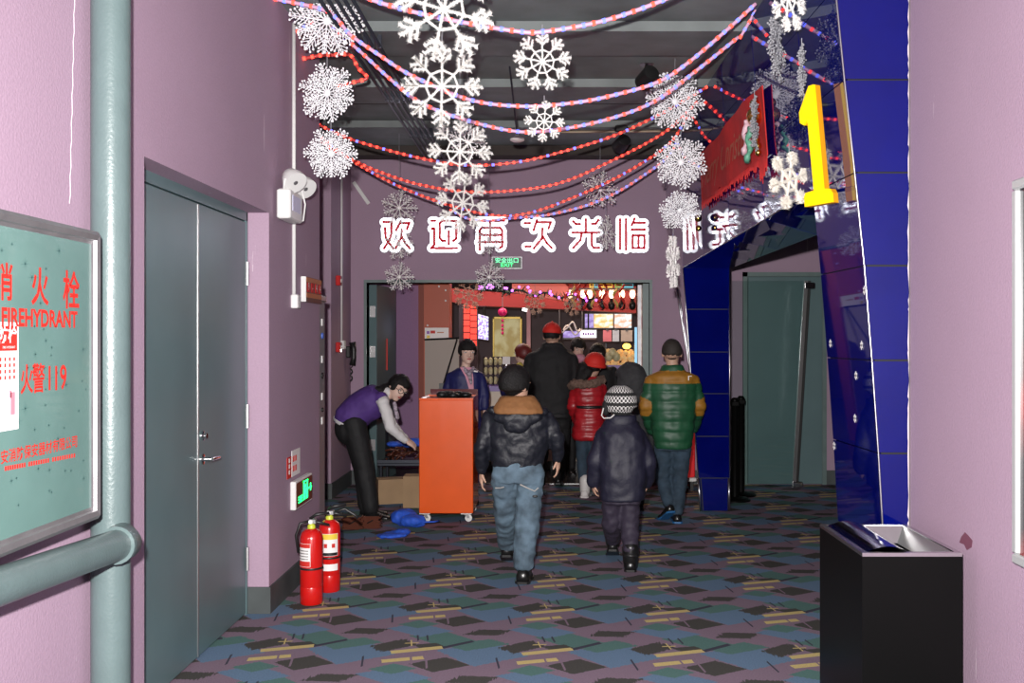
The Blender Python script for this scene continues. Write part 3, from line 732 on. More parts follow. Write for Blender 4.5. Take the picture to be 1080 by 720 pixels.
def flake(kind, px, py, Y, R, label, group, yaw=0, tilt=0, roll=0, world=None, hang=None, thr=True):
    c = world if world is not None else P(px, py, Y)
    r = empty('snowflake', c); tag(r, label, 'decoration', group)
    from mathutils import Euler
    E = Euler((tilt, roll, yaw), 'XYZ').to_matrix()
    for nm, me in fmesh(kind):
        o = bpy.data.objects.new(nm, me); COL.objects.link(o); o.parent = r
        o.matrix_local = (Matrix.Diagonal((R,R,R,1)) if False else (E.to_4x4() @ Matrix.Diagonal((R,R,R,1))))
        if nm in ('tinsel', 'beads', 'branches'): o['kind'] = 'stuff' if nm != 'branches' else 'part'
        if nm == 'branches': del o['kind']
    if thr:
        topz = (3.49-c.z if hang == 'c' else hang) if hang else R*1.25
        MB().tube([c+V((0,0,R*.6)), c+V((0,0,topz))], .0022, 4).build('thread', 'thread', r)
    return r
LB = ('bead', 1, 'flake white'); SB = ('bead', 3, 'flake silver'); GB = ('bead', 1, 'flake grey'); FA = ('fluff', 8, 'tinsel white'); FB = ('fluff', 9, 'tinsel white'); FS = ('fluff', 8, 'flake silver')
mat('flake cream', (.75,.70,.62), .5); mat('flake grey', (.28,.28,.30), .4)
gL, gC, gR, gF = 'bead snowflakes by the left wall', 'fluffy snowflakes in the middle', 'bead snowflakes by the blue portal', 'small snowflakes near the end wall'
flake(LB, 345, 22, 5.9, .215, 'white bead snowflake at the top of the string by the left wall', gL, .15, roll=.1, hang='c')
flake(LB, 345, 98, 5.9, .175, 'white bead snowflake in the middle of the string by the left wall', gL, -.2, roll=.3)
flake(LB, 349, 162, 5.9, .155, 'white bead snowflake at the bottom of the string by the left wall', gL, .1)
flake(FA, 468, 10, 4.72, .245, 'largest fluffy white snowflake cut by the top of the picture', gC, .25, .1, .2, hang='c')
flake(FA, 466, 91, 5.0, .205, 'bright fluffy white snowflake below the largest one', gC, 0, 0, .02, hang=.45)
flake(FA, 485, 160, 5.9, .195, 'fluffy white snowflake hung third in the middle string', gC, .1, 0, .03, hang='c')
flake(FA, 488, 214, 7.0, .21, 'fluffy white snowflake over the second lit character', gC, .55, .1, .1, hang='c')
flake(FB, 572, 65, 5.05, .15, 'round fluffy white snowflake hung under the topmost rope light', gC, .1, 0, 0)
flake(FA, 574, 128, 5.05, .105, 'small fluffy white snowflake under the round fluffy one', gC, -.1, 0, .1)
flake(LB, 712, 107, 6.9, .205, 'white bead snowflake at the top of the string beside the red banner', gR, .1, 0, .1, hang='c')
flake(LB, 718, 171, 6.9, .185, 'white bead snowflake at the middle of the string beside the red banner', gR, -.2, 0, .35)
flake(LB, 717, 222, 6.9, .15, 'flattened white bead snowflake at the lower end of the string beside the banner', gR, .2, .5, .1)
flake(FS, 710, 276, 6.9, .19, 'greyish fluffy snowflake seen edge on below the bead string', gR, 1.2, 0, .3)
flake(SB, 421, 219, 9.4, .17, 'grey bead snowflake just above the leftmost lit character', gF, .2, hang='c')
flake(SB, 421, 257, 9.4, .155, 'grey bead snowflake overlapping the bottom of the leftmost lit character', gF, -.4, hang=.34)
flake(SB, 421, 292, 9.4, .14, 'grey bead snowflake at the doorway top left, under the other two', gF, .1, hang=.32)
flake(SB, 515, 252, 9.4, .16, 'grey bead snowflake over the third lit character beside the exit sign', gF, .7, hang='c')
flake(SB, 516, 292, 9.4, .14, 'grey bead snowflake hanging under the exit sign', gF, .2, hang=.36)
flake(SB, 493, 150, 6.6, .13, 'small violet lit bead snowflake behind the third fluffy one', gF, .3, hang='c')
flake(SB, 633, 200, 9.4, .18, 'grey bead snowflake above the fifth lit character', gF, .15, hang='c')
flake(SB, 639, 246, 9.4, .17, 'grey bead snowflake turned sideways over the fifth lit character', gF, .95, hang=.42)
flake(GB, 0, 0, 0, .165, 'silver snowflake hung edge on before the upper blue lintel', gR, 1.15, 0, .2, world=V((1.135, 4.93, H0-(48-VY)/F*4.93)))
flake(GB, 0, 0, 0, .13, 'silver snowflake hung edge on above the yellow numeral', gR, 1.25, 0, .1, world=V((1.215, 4.75, H0-(76-VY)/F*4.75)))
flake(FA, 0, 0, 0, .16, 'fluffy white snowflake cut by the picture top before the lintel', gR, .8, 0, .1, world=V((1.10, 4.55, 3.11)))
flake(('fluff', 6, 'flake cream'), 0, 0, 0, .15, 'cream fluffy snowflake stuck on the lintel beside the yellow numeral', gR, .62, 0, .2, world=V((1.235, 5.08, H0-(190-VY)/F*5.08)))
flake(GB, 0, 0, 0, .15, 'silver snowflake hung on the right end of the red banner', gR, 1.3, 0, .2, world=V((1.17, 5.62, H0-(130-VY)/F*5.62)))

# ---------------------------------------------------------------- rope lights
def spline(pts, n=90):
    pts = [V(p) for p in pts]; out = []
    q = [pts[0]*2-pts[1]]+pts+[pts[-1]*2-pts[-2]]
    per = max(3, n//(len(pts)-1))
    for i in range(1, len(q)-2):
        for k in range(per):
            t = k/per; a, b, c, d = q[i-1], q[i], q[i+1], q[i+2]
            out.append(.5*((2*b)+(c-a)*t+(2*a-5*b+4*c-d)*t*t+(3*b-a-3*c+d)*t**3))
    out.append(pts[-1]); return out
def rope(pix, Y, label, cols, r=.011, tubem='rope clear', ends=None, gap=.052):
    pts = [P(x, y, Y) for x, y in pix]
    if ends: pts = ([V(ends[0])] if ends[0] else [])+pts+([V(ends[1])] if ends[1] else [])
    sp = spline(pts, 120); mid = sp[len(sp)//2]
    o = thing('rope_light', (mid.x, mid.y, min(p.z for p in sp)), label, 'rope light', 'rope lights strung across the ceiling')
    MB().tube(sp, r, 6).build('tube', tubem, o, True)
    acc = 0; nxt = 0; k = 0; mbs = {}
    for a, b in zip(sp, sp[1:]):
        L = (b-a).length
        while nxt <= acc+L:
            t = (nxt-acc)/L if L else 0; p = a.lerp(b, t); d = (b-a).normalized()
            c = cols[k % len(cols)]; mbs.setdefault(c, MB()).tube([p-d*gap*.17, p+d*gap*.17], r*1.12, 6); k += 1; nxt += gap
        acc += L
    for c, mb in mbs.items():
        x = mb.build('red_bulbs' if c == 'led red' else 'blue_bulbs', c, o); x['kind'] = 'stuff'
    return o
rb2 = ['led red', 'led blue']
lt = lambda Y: (1.222+.0, Y, 3.49)
rope([(330,-25),(390,-1),(430,11),(480,22),(545,33),(577,33),(640,21),(705,-2),(770,-32)], 5.0, 'pink and blue rope light nearest the viewer at the picture top', rb2)
rope([(345,12),(370,37),(400,58),(435,80),(495,105),(550,112),(600,109),(640,102),(690,88),(722,69),(765,33),(797,4)], 5.72, 'red and blue rope light, second from the viewer, ending high on the lintel', rb2, ends=((-1.56,5.72,3.50),None))
rope([(340,22),(375,50),(410,82),(440,106),(480,123),(540,138),(585,137),(640,126),(690,107),(735,74),(779,39)], 6.22, 'red and blue rope light, third from the viewer', rb2, ends=((-1.56,6.22,3.47),None))
rope([(330,128),(352,139),(380,150),(440,166),(490,174),(545,171),(600,158),(650,142),(697,120),(725,104),(745,92)], 7.46, 'red rope light with few blue lights, fourth from the viewer', ['led red']*3+['led blue'], tubem='rope red', r=.010)
rope([(325,140),(350,157),(375,170),(400,181),(440,194),(490,202),(540,201),(590,193),(640,172),(700,140),(736,107)], 7.92, 'red rope light, fifth from the viewer', ['led red'], tubem='rope red', r=.010)
rope([(335,142),(372,170),(420,196),(470,215),(520,227),(560,224),(610,206),(660,182),(705,152),(726,121)], 8.5, 'red rope light, lowest on the left, sixth from the viewer', ['led red','led red','led red','led blue'], tubem='rope red', r=.010)
rope([(500,232),(540,230),(580,226),(620,216),(650,203),(680,184),(705,165),(716,145)], 9.3, 'violet rope light farthest from the viewer, running up to the lintel', ['led red','led blue'], r=.010, ends=((-.9, 9.3, 2.75), None))
rope([(340,58),(352,58),(369,58),(378,72),(387,82),(372,87),(356,91)], 6.4, 'short red rope light loop beside the left wall flakes', ['led red'], tubem='rope red', ends=((-1.56,6.4,3.35),None))
rope([(781,39),(788,27),(797,11)], 6.0, 'short magenta rope light link under the lintel top', ['led red','led blue'], tubem='rope clear', r=.009)

# ---------------------------------------------------------------- ceiling fittings
mat('conduit dark', (.05,.055,.07), .35, .6)
for i in range(5):
    x = -1.24+.045*i; lab = ['leftmost','second from left','middle','second from right','rightmost'][i]
    o = thing('ceiling_conduit', (x, 8, 3.40), f'{lab} of the five dark ceiling conduits at upper left', 'conduit', 'dark conduits under the ceiling')
    MB().tube([(x,5.2,3.40),(x,10.2,3.40)], .011, 8).build('pipe', 'conduit dark', o, True)
    for yy in (6.3, 7.7, 9.1):
        MB().box((x-.014,yy-.006,3.385),(x+.014,yy+.006,3.47)).build('clip', 'conduit dark', o)
pl_ = thing('hanging_detector', tuple(P(545.5,150,7.6)), 'small round white detector hanging on a thin cable', 'detector')
c = P(545.5,147,7.6)
MB().lathe(c-V((0,0,.02)), [(.03,0),(.055,.012),(.055,.025),(.02,.045),(.006,.06)], 18).build('body', 'white plastic', pl_, 'auto')
MB().tube([c+V((0,0,.03)), c+V((-.04,-.5,.42))], .006, 6).build('cable', 'conduit dark', pl_)
def track_spot(px, py, Y, label):
    c = P(px, py, Y); o = thing('track_spotlight', tuple(c), label, 'spotlight', 'black track spotlights under the ceiling')
    MB().bevbox((c.x-.06,c.y-.06,c.z+.1),(c.x+.06,c.y+.06,c.z+.17),.012).build('junction_box', 'black plastic', o)
    MB().tube([c+V((0,0,.12)), c+V((0,0,.02))], .012, 8).build('stem', 'black plastic', o)
    MB().tube([c+V((0,0,.17)), V((c.x,c.y,3.5))], .012, 8).build('hanger', 'black plastic', o)
    d = V((-.35,.85,-.35)).normalized()
    MB().lathe(c-d*.03, [(.03,-.06),(.06,-.05),(.066,.09),(.06,.09),(.05,.07)], 18, d).build('head', 'black plastic', o, 'auto')
    MB().lathe(c-d*.03, [(.05,.068),(.045,.08),(.01,.085)], 16, d).build('lens', 'chrome', o, 'auto')
track_spot(682, 83, 7.2, 'black spotlight under the ceiling, nearest the viewer')
track_spot(655, 152, 9.1, 'black spotlight close above the end wall')
mat('rail', (.35,.28,.2), .4, .6)
a, b = P(590,139,9.1), V((1.20, 9.1, P(0,138,9.1).z))
tr = thing('lighting_rail', tuple((a+b)/2), 'thin pale lighting rail in front of the end wall top', 'rail')
MB().tube([a, b], .014, 8).build('rail', 'rail', tr)
for t in (.1,.9): p = a.lerp(b,t); MB().tube([p, V((p.x,p.y,3.49))], .006, 6).build('hanger', 'conduit dark', tr)

# ---------------------------------------------------------------- fittings on the left wall
def lwp(px, py, X=XL): Y = F*X/(px-VX); return V((X, Y, H0-(py-VY)/F*Y))
cn = thing('wall_conduit', tuple(lwp(310,320)), 'white vertical cable conduit with bottom box on the left wall', 'conduit')
c = lwp(310, 320, XL+.012); 
MB().tube([V((c.x,c.y,c.z)), V((c.x,c.y,3.49))], .012, 8).build('tube', 'white plastic', cn, True)
MB().bevbox((XL,c.y-.035,c.z-.03),(XL+.045,c.y+.035,c.z+.055),.005).build('socket_box', 'white plastic', cn)
el = thing('emergency_light', tuple(lwp(305,230)), 'white twin-lamp emergency light on the left wall conduit', 'emergency light')
ya, yb, za, zb = 5.70, 5.98, 2.24, 2.41
MB().bevbox((XL+.02, ya, za), (XL+.10, yb, zb), .008).build('housing', 'white plastic', el)
mat('lamp label', (.55,.58,.75), .4)
MB().box((XL+.10, ya+.05, za+.05), (XL+.103, yb-.05, zb-.03)).build('label_plate', 'lamp label', el)
for yy in (5.76, 6.0):
    c = V((XL+.10, yy, 2.47)); d = V((.55,-.45,-.62)).normalized()
    h = MB().lathe(c-d*.05, [(.02,-.02),(.045,.0),(.066,.05),(.07,.085),(.062,.085)], 20, d).build('lamp_head', 'white plastic', el, 'auto')
    MB().lathe(c-d*.05, [(.062,.07),(.04,.082),(.005,.086)], 20, d).build('lens', 'alu frame', h, 'auto')
    MB().tube([c-d*.05, V((XL+.07,yy,2.40))], .01, 6).build('bracket', 'white plastic', el)
MB().tube([(XL+.06,ya+.01,2.40),(XL+.07,ya-.01,2.46),(XL+.08,ya+.06,2.48)], .007, 6).build('cable', 'white plastic', el, True)
MB().tube([(XL+.10,yb-.02,2.44),(XL+.11,yb+.03,2.36),(XL+.10,yb+.02,2.26),(XL+.06,yb-.02,2.245)], .006, 6).build('cable', 'white plastic', el, True)
# number board
nb = thing('number_board', tuple(lwp(326,318)), 'small brown and orange number board near the wall corner', 'sign')
p0, p1 = lwp(318,318), lwp(334.5,292.5)
MB().box((XL,p0.y,p0.z),(XL+.03,p1.y,p1.z-.02)).build('board', 'brown sign', nb)
MB().box((XL,p0.y-.012,p0.z),(XL+.031,p0.y,p1.z-.02)).build('edge', 'white plastic', nb)
zt, zb_ = p1.z-.02, p0.z
for u, v_ in ((.80,.98),(.18,.36)): MB().box((XL+.03,p0.y+.01,zb_+(zt-zb_)*u),(XL+.032,p1.y-.01,zb_+(zt-zb_)*v_)).build('orange_band', 'orange print', nb)
for i, ch in enumerate('9-44'):
    yy = p0.y+(p1.y-p0.y)*(i+.5)/4
    MB().box((XL+.03,yy-.032,zb_+(zt-zb_)*.4),(XL+.0325,yy+.032,zb_+(zt-zb_)*.78)).build('digit_plate', 'banner red', nb)
    text('digit', ch, (XL+.033,yy,zb_+(zt-zb_)*.6), (0,1,0), (0,0,1), .075, 'sticker white', nb)
# low exit sign with green running man + stickers
xs = thing('low_exit_sign', tuple(lwp(314,552)), 'glowing green running man exit sign low on left wall', 'exit sign')
p0, p1 = lwp(306,552), lwp(323.5,524)
zl, zh = .50, .675
MB().bevbox((XL,p0.y,zl),(XL+.035,p1.y,zh),.004).build('housing', 'white plastic', xs)
MB().box((XL+.034,p0.y+.01,zl+.012),(XL+.038,p1.y-.01,zh-.012)).build('panel', 'brown sign', xs)
gm_ = MB(); W_ = p1.y-p0.y
def gb(u0,v0,u1,v1): gm_.box((XL+.038,p0.y+W_*u0,zl+(zh-zl)*v0),(XL+.041,p0.y+W_*u1,zl+(zh-zl)*v1))
for q in ((.42,.2,.47,.88),(.42,.83,.68,.88),(.64,.2,.68,.88),(.5,.62,.58,.74),(.48,.4,.6,.6),(.47,.2,.52,.4),(.58,.2,.63,.4),(.72,.5,.92,.56),(.84,.4,.88,.68),(.12,.2,.36,.25),(.12,.3,.36,.35),(.22,.2,.26,.42),(.12,.38,.36,.43)): gb(*q)
gm_.build('pictogram', 'exit lit strong', xs)
sk = thing('wall_sticker', tuple(lwp(305,527)), 'red and white instruction stickers above the low exit sign', 'sticker')
p0, p1, p2 = lwp(302.5,0), lwp(307,0), lwp(316,0)
MB().box((XL,p0.y,.70),(XL+.003,p1.y,.83)).build('red_sticker', 'print red', sk)
MB().box((XL,p1.y+.01,.70),(XL+.003,p2.y,.86)).build('white_sticker', 'sticker white', sk)
for i in range(3):
    for j in range(2): MB().box((XL+.003,p1.y+.03+.035*i,.73+.06*j),(XL+.0045,p1.y+.05+.035*i,.765+.06*j)).build('printed_mark', 'print red', sk)
for k in range(3): MB().box((XL+.003,(p0.y+p1.y)/2-.012,.725+.035*k),(XL+.0045,(p0.y+p1.y)/2+.012,.75+.035*k)).build('printed_mark', 'sticker white', sk)
# steel access leaf at the wall corner
al = thing('access_door', (-1.62, 7.0, 0), 'narrow grey steel door leaf edge-on at the left wall corner', 'door')
mat('locker grey', (.2,.2,.21), .45)
MB().bevbox((-1.62,6.9,.02),(-1.583,7.09,1.81),.004).build('leaf', 'locker grey', al)
mat('blue badge', (.08,.15,.5), .4)
for z, m, r in ((1.57,'blue badge',.022),(1.29,'black plastic',.022),(1.05,'black plastic',.016)): MB().lathe((-1.583,7.0,z), [(r,0),(r,.010),(r*.5,.012)], 14, (1,0,0)).build('lock', m, al, 'auto')
for z in (1.64,1.38,1.12,.95): MB().box((-1.584,6.98,z),(-1.577,7.02,z+.05)).build('strike_plate', 'white plastic', al)
MB().bevbox((-1.62,6.9,1.81),(-1.57,7.1,1.85),.006).build('closer', 'brushed steel', al)
# pilaster fittings
XPl = -2.09
pc = thing('pilaster_conduit', tuple(lwp(359,365,XPl)), 'white thin conduit on the pilaster beside the doorway', 'conduit')
c = lwp(359,362,XPl); MB().tube([(XPl+.012,c.y,c.z),(XPl+.012,c.y,3.45)], .010, 8).build('tube', 'white plastic', pc, True)
MB().bevbox((XPl,c.y-.01,c.z-.06),(XPl+.04,c.y+.08,c.z+.03),.005).build('box', 'white plastic', pc)
for py, lab in ((296,'upper red fire call point on the pilaster'),(366,'lower red fire call point on the pilaster')):
    c = lwp(355.5,py,XPl); o = thing('fire_call_point', (XPl, c.y, c.z-.05), lab, 'alarm')
    MB().bevbox((XPl,c.y-.07,c.z-.05),(XPl+.045,c.y+.03,c.z+.05),.006).build('housing', 'extinguisher red', o)
    MB().lathe((XPl+.045,c.y-.02,c.z), [(.02,0),(.018,.008)], 14, (1,0,0)).build('button', 'white plastic', o, 'auto')
ph = thing('wall_phone', tuple(lwp(364,380,XPl)), 'black telephone handset hanging on the pilaster', 'phone')
c = lwp(365.5,375,XPl)
MB().tube([(XPl+.06,c.y,c.z+.14),(XPl+.075,c.y,c.z+.06),(XPl+.075,c.y,c.z-.02),(XPl+.06,c.y,c.z-.1)], [.035,.028,.026,.034], 10).build('handset', 'black plastic', ph, True)
MB().bevbox((XPl,c.y-.04,c.z-.02),(XPl+.045,c.y+.04,c.z+.1),.008).build('cradle', 'black plastic', ph)
cd = [(XPl+.05+.012*math.cos(k*1.1), c.y+.012*math.sin(k*1.1), c.z-.1-.012*k if k < 14 else c.z-.268+.012*(k-14)) for k in range(26)]
MB().tube(cd, .005, 5).build('cord', 'black plastic', ph, True)

# ---------------------------------------------------------------- fire extinguishers
def extinguisher(px, ybase, label, lab2):
    Y = F*H0/(ybase-VY)-.06; x = (px-VX)/F*Y
    o = thing('fire_extinguisher', (x,Y,0), label, 'extinguisher', 'red fire extinguishers on the carpet'); c = V((x,Y,0)); R = .066
    MB().lathe(c, [(.06,0),(R,.008),(R,.10),(R-.0015,.104),(R,.108),(R,.385),(.058,.415),(.036,.435),(.02,.44)], 26).build('cylinder', 'extinguisher red', o, 'auto')
    mat('extinguisher collar', (.55,.6,.05), .4)
    MB().lathe(c+V((0,0,.435)), [(.022,0),(.024,.018),(.016,.03),(.012,.04)], 16).build('collar', 'extinguisher collar', o, 'auto')
    vb = MB().bevbox(c+V((-.015,-.015,.465)), c+V((.03,.015,.495)), .004).build('valve', 'brushed steel', o)
    MB().tube([c+V((-.01,0,.495)), c+V((.03,0,.52)), c+V((.10,.02,.525))], [.008,.010,.008], 8).build('squeeze_lever', 'black plastic', o, True)
    MB().tube([c+V((-.01,0,.478)), c+V((.04,0,.475)), c+V((.10,.02,.455))], [.008,.009,.007], 8).build('carry_handle', 'black plastic', o, True)
    MB().tube([c+V((-.015,0,.48)), c+V((-.06,-.02,.47)), c+V((-.085,-.02,.40)), c+V((-.072,-.015,.30))] if lab2 == 0 else [c+V((.02,0,.48)), c+V((.09,.02,.50)), c+V((.15,.03,.46)), c+V((.17,.03,.44))], .009, 8).build('hose', 'black plastic', o, True)
    MB().lathe(c+V((0,-.018,.48)), [(.013,0),(.013,.008)], 14, (0,-1,0)).build('gauge', 'white plastic', o, 'auto')
    MB().lathe(c+V((0,0,.205)), [(R+.0015,0),(R+.0025,.006),(R+.0015,.012)], 26).build('strap', 'black plastic', o, 'auto')
    def wrap(z0, z1, a0, a1, m, nm, dr=.0006, par=None):
        mb = MB(); n = 12; r = R+dr
        ang = [math.radians(a0+(a1-a0)*k/n) for k in range(n+1)]
        for a, b in zip(ang, ang[1:]):
            mb.quad(c+V((r*math.cos(a),r*math.sin(a),z0)), c+V((r*math.cos(b),r*math.sin(b),z0)), c+V((r*math.cos(b),r*math.sin(b),z1)), c+V((r*math.cos(a),r*math.sin(a),z1)))
        return mb.build(nm, m, par or o, True)
    if lab2 == 0:
        s = wrap(.225,.36,-180,-82,'sticker white','label'); wrap(.335,.358,-178,-84,'print red','label_band',.0012,s); wrap(.227,.258,-178,-84,'print red','label_band',.0012,s)
        for k in range(4): wrap(.268+.016*k,.272+.016*k,-170,-92,'black plastic','printed_line',.0012,s)
    else:
        mat('label yellow', (.75,.55,.05), .5)
        s = wrap(.225,.36,-165,-30,'sticker white','label'); wrap(.325,.358,-163,-32,'label yellow','label_band',.0012,s); wrap(.227,.245,-163,-32,'black plastic','label_band',.0012,s)
        for k in range(3): wrap(.275,.300,-150+42*k,-132+42*k,'print red' if k else 'black plastic','printed_mark',.0012,s)
        wrap(.135,.175,-165,-30,'sticker white','lower_label')
    return o
extinguisher(328.5, 633, 'nearer red fire extinguisher with white and red label by the left wall', 0)
extinguisher(347.5, 620, 'farther red fire extinguisher with yellow topped label', 1)

# ---------------------------------------------------------------- litter bin
bx0, bx1, by0, by1, bz = 1.178, 1.552, 3.72, 4.30, .75
bn = thing('litter_bin', ((bx0+bx1)/2, (by0+by1)/2, 0), 'tall black litter bin with steel rim against right wall', 'bin')
MB().box((bx0,by0,.0),(bx1,by0+.012,bz-.014)).box((bx0,by1-.012,.0),(bx1,by1,bz-.014)).box((bx0,by0+.012,0),(bx0+.012,by1-.012,bz-.014)).box((bx1-.012,by0+.012,0),(bx1,by1-.012,bz-.014)).box((bx0+.012,by0+.012,.0),(bx1-.012,by1-.012,.02)).build('body', 'black satin', bn)
rw = .022
rh = .014
for a, b in (((bx0,by0),(bx1,by0+rw)),((bx0,by1-rw),(bx1,by1)),((bx0,by0+rw),(bx0+rw,by1-rw)),((bx1-rw,by0+rw),(bx1,by1-rw))):
    MB().box((a[0],a[1],bz-rh),(b[0],b[1],bz)).build('rim', 'steel', bn)
iv = MB()
for a, b, c, d in (((bx0+rw,by0+rw),(bx0+rw,by1-rw),(bx0+rw+.04,by1-rw-.04),(bx0+rw+.04,by0+rw+.04)), ((bx1-rw,by1-rw),(bx1-rw,by0+rw),(bx1-rw-.04,by0+rw+.04),(bx1-rw-.04,by1-rw-.04)), ((bx0+rw,by1-rw),(bx1-rw,by1-rw),(bx1-rw-.04,by1-rw-.04),(bx0+rw+.04,by1-rw-.04)), ((bx1-rw,by0+rw),(bx0+rw,by0+rw),(bx0+rw+.04,by0+rw+.04),(bx1-rw-.04,by0+rw+.04))):
    iv.quad((a[0],a[1],bz-.004),(b[0],b[1],bz-.004),(c[0],c[1],bz-.07),(d[0],d[1],bz-.07))
iv.build('funnel', 'brushed steel', bn)
fp = MB(); n = 14; row = []
for k in range(n+1):
    u = k/n; row.append((bx0+.02+u*.215, bz-.035*u*u-.004+.030*math.sin(math.pi*u)))
for (xa, za), (xb, zb2) in zip(row, row[1:]):
    fp.quad((xa,by0+.024,za),(xb,by0+.024,zb2),(xb,by1-.03,zb2),(xa,by1-.03,za))
fp.build('swing_flap', 'chrome', bn, True)
# ---------------------------------------------------------------- orange box on castors
mat('orange laminate', (.80,.105,.012), .22, coat=.4, var=.04, vscale=6); mat('dark red glass', (.10,.012,.016), .15)
by = 8.40
a, b = P(442, 545, by), P(499, 420, by)
ob = thing('collection_box', ((a.x+b.x)/2, by+.3, 0), 'bright orange collection box on castors', 'box')
MB().bevbox((a.x, by, .075), (b.x, by+.62, b.z-.012), .006).build('body', 'orange laminate', ob)
MB().box((a.x+.012,by+.012,b.z-.0125),(b.x-.012,by+.608,b.z-.011)).build('tray_floor', 'dark red glass', ob)
for p, q in (((a.x,by),(b.x,by+.014)),((a.x,by+.606),(b.x,by+.62)),((a.x,by+.014),(a.x+.014,by+.606)),((b.x-.014,by+.014),(b.x,by+.606))):
    MB().box((p[0],p[1],b.z-.012),(q[0],q[1],b.z+.002)).build('top_rim', 'orange laminate', ob)
MB().box((a.x+.03,by+.56,b.z),(b.x,by+.60,b.z+.05)).build('back_lip', 'dark red glass', ob)
pl = MB(); random.seed(5)
for k in range(7): pl.ell((a.x+.16+.035*k, by+.3+random.uniform(-.08,.08), b.z+.015), .05, .05, .022+.012*random.random(), nu=8, nv=6)
pl.build('glasses_heap', 'black plastic', ob, True)['kind'] = 'stuff'
for x in (a.x+.045, b.x-.06):
    for y in (by+.05, by+.55):
        ct = MB().box((x-.045,y-.035,.066),(x+.045,y+.035,.076)).build('castor', 'brushed steel', ob)
        MB().prism([(x-.018,y-.02,.066),(x+.018,y-.02,.066),(x+.03,y-.02,.03),(x+.008,y-.02,.03)], (0,.004,0)).prism([(x-.018,y+.016,.066),(x+.018,y+.016,.066),(x+.03,y+.016,.03),(x+.008,y+.016,.03)], (0,.004,0)).build('fork', 'steel', ct)
        MB().lathe((x+.018,y-.014,.03), [(.012,0),(.03,.002),(.03,.026),(.012,.028)], 18, (0,1,0)).build('wheel', 'white plastic', ct, 'auto')
# ---------------------------------------------------------------- trolley, boxes, bags behind the bending woman
ty = 9.7
tl = thing('low_trolley', (-1.5, ty, 0), 'low dark metal trolley holding a heap of glasses left of the orange box', 'trolley')
tx0, tx1 = P(398,0,ty).x, P(446,0,ty).x; tz = .34
MB().bevbox((tx0,ty-.02,tz-.03),(tx1,ty+.45,tz),.006).build('tray', 'conduit dark', tl)
MB().box((tx0,ty-.02,tz),(tx1,ty-.01,tz+.03)).build('front_lip', 'conduit dark', tl)
for x in (tx0+.03, tx1-.03):
    for y in (ty+.02, ty+.4): MB().tube([(x,y,0),(x,y,tz-.02)], .014, 8).build('leg', 'conduit dark', tl)
MB().tube([(tx0+.02,ty+.44,tz),(tx0+.02,ty+.44,.75),(tx0+.02,ty+.0,.78)], .014, 8).build('handle', 'conduit dark', tl, True)
mat('brown frame', (.10,.028,.015), .4); mat('blue cloth', (.02,.09,.55), .7, var=.2, vscale=30); mat('cardboard', (.34,.22,.12), .8, var=.08, vscale=8)
random.seed(8); hp = MB()
for k in range(46):
    x, y = random.uniform(tx0+.05,tx1-.03), random.uniform(ty,ty+.4); z = tz+random.uniform(.01,.13)
    d = V((random.uniform(-1,1),random.uniform(-1,1),random.uniform(-.4,.4))).normalized()*.06
    hp.tube([V((x,y,z))-d, V((x,y,z+.01)), V((x,y,z))+d+V((0,0,-.02))], .008, 5)
h = hp.build('glasses_heap', 'brown frame', tl, True); h['kind'] = 'stuff'
bw = MB()
for k in range(9): bw.ell((random.uniform(tx0+.1,tx1-.06),ty+random.uniform(.05,.3),tz+.15+random.uniform(0,.05)), .08,.07,.03, nu=8, nv=6)
remesh(bw, .014, 3).build('blue_packs', 'blue cloth', tl, True)
def carton(p0, p1, py0, py1, Y, dep, label, rot=0):
    a, b = P(p0,py1,Y), P(p1,py0,Y); c = V(((a.x+b.x)/2, Y+dep/2, 0)); hw = (b.x-a.x)/2; H = b.z
    o = thing('cardboard_box', tuple(c), label, 'box', 'cardboard boxes under the trolley')
    def rp_(x, y, z): return V((c.x+x*math.cos(rot)-y*math.sin(rot), c.y+x*math.sin(rot)+y*math.cos(rot), z))
    d = dep/2
    MB().hexa([rp_(-hw,-d,0),rp_(hw,-d,0),rp_(hw,d,0),rp_(-hw,d,0),rp_(-hw,-d,H),rp_(hw,-d,H),rp_(hw,d,H),rp_(-hw,d,H)]).build('carton', 'cardboard', o)
    for s in (-1,1): MB().hexa([rp_(-hw,s*.003 if s>0 else -d,H),rp_(hw,s*.003 if s>0 else -d,H),rp_(hw,d if s>0 else -.003,H),rp_(-hw,d if s>0 else -.003,H),rp_(-hw,s*.003 if s>0 else -d,H+.006),rp_(hw,s*.003 if s>0 else -d,H+.006),rp_(hw,d if s>0 else -.003,H+.006),rp_(-hw,d if s>0 else -.003,H+.006)]).build('flap', 'cardboard', o)
carton(396, 437, 506, 528, 9.35, .2, 'brown cardboard box lying turned behind the bending woman', .28)
carton(425, 450, 503, 527, 9.12, .2, 'square brown cardboard box right beside the orange box')
# bags and bundles on the carpet
def bag(pts, label, m, nm, badge=None):
    mb = MB(); cs = []
    for px, py, r, hz_ in pts:
        Y = F*H0/(py-VY); c = V(((px-VX)/F*Y, Y, hz_)); cs.append(c); mb.ell(c, r, r*.8, hz_, nu=12, nv=8)
    k = cs[0]; o = thing('cloth_bag' if 'bag' in label else nm, (k.x,k.y,0), label, 'bag')
    def wr(p): return .012*noise.noise(p*22)
    r_ = remesh(mb, .012, 3, wr)
    for v in r_.v: v.z = max(v.z, .002)
    main = r_.build('cloth', m, o, True)
    if badge:
        c = P(*badge); MB().box(c+V((-.03,0,-.03)), c+V((.03,.02,.03))).build('badge', 'label gold', o)
    st = cs[-1]; MB().tube([st, st+V((.05,-.03,.0)), st+V((.12,-.02,-.0)), st+V((.16,.03,.0))], .008, 6).build('strap', m, o, True)
    return o
mat('label gold', (.5,.4,.08), .5)
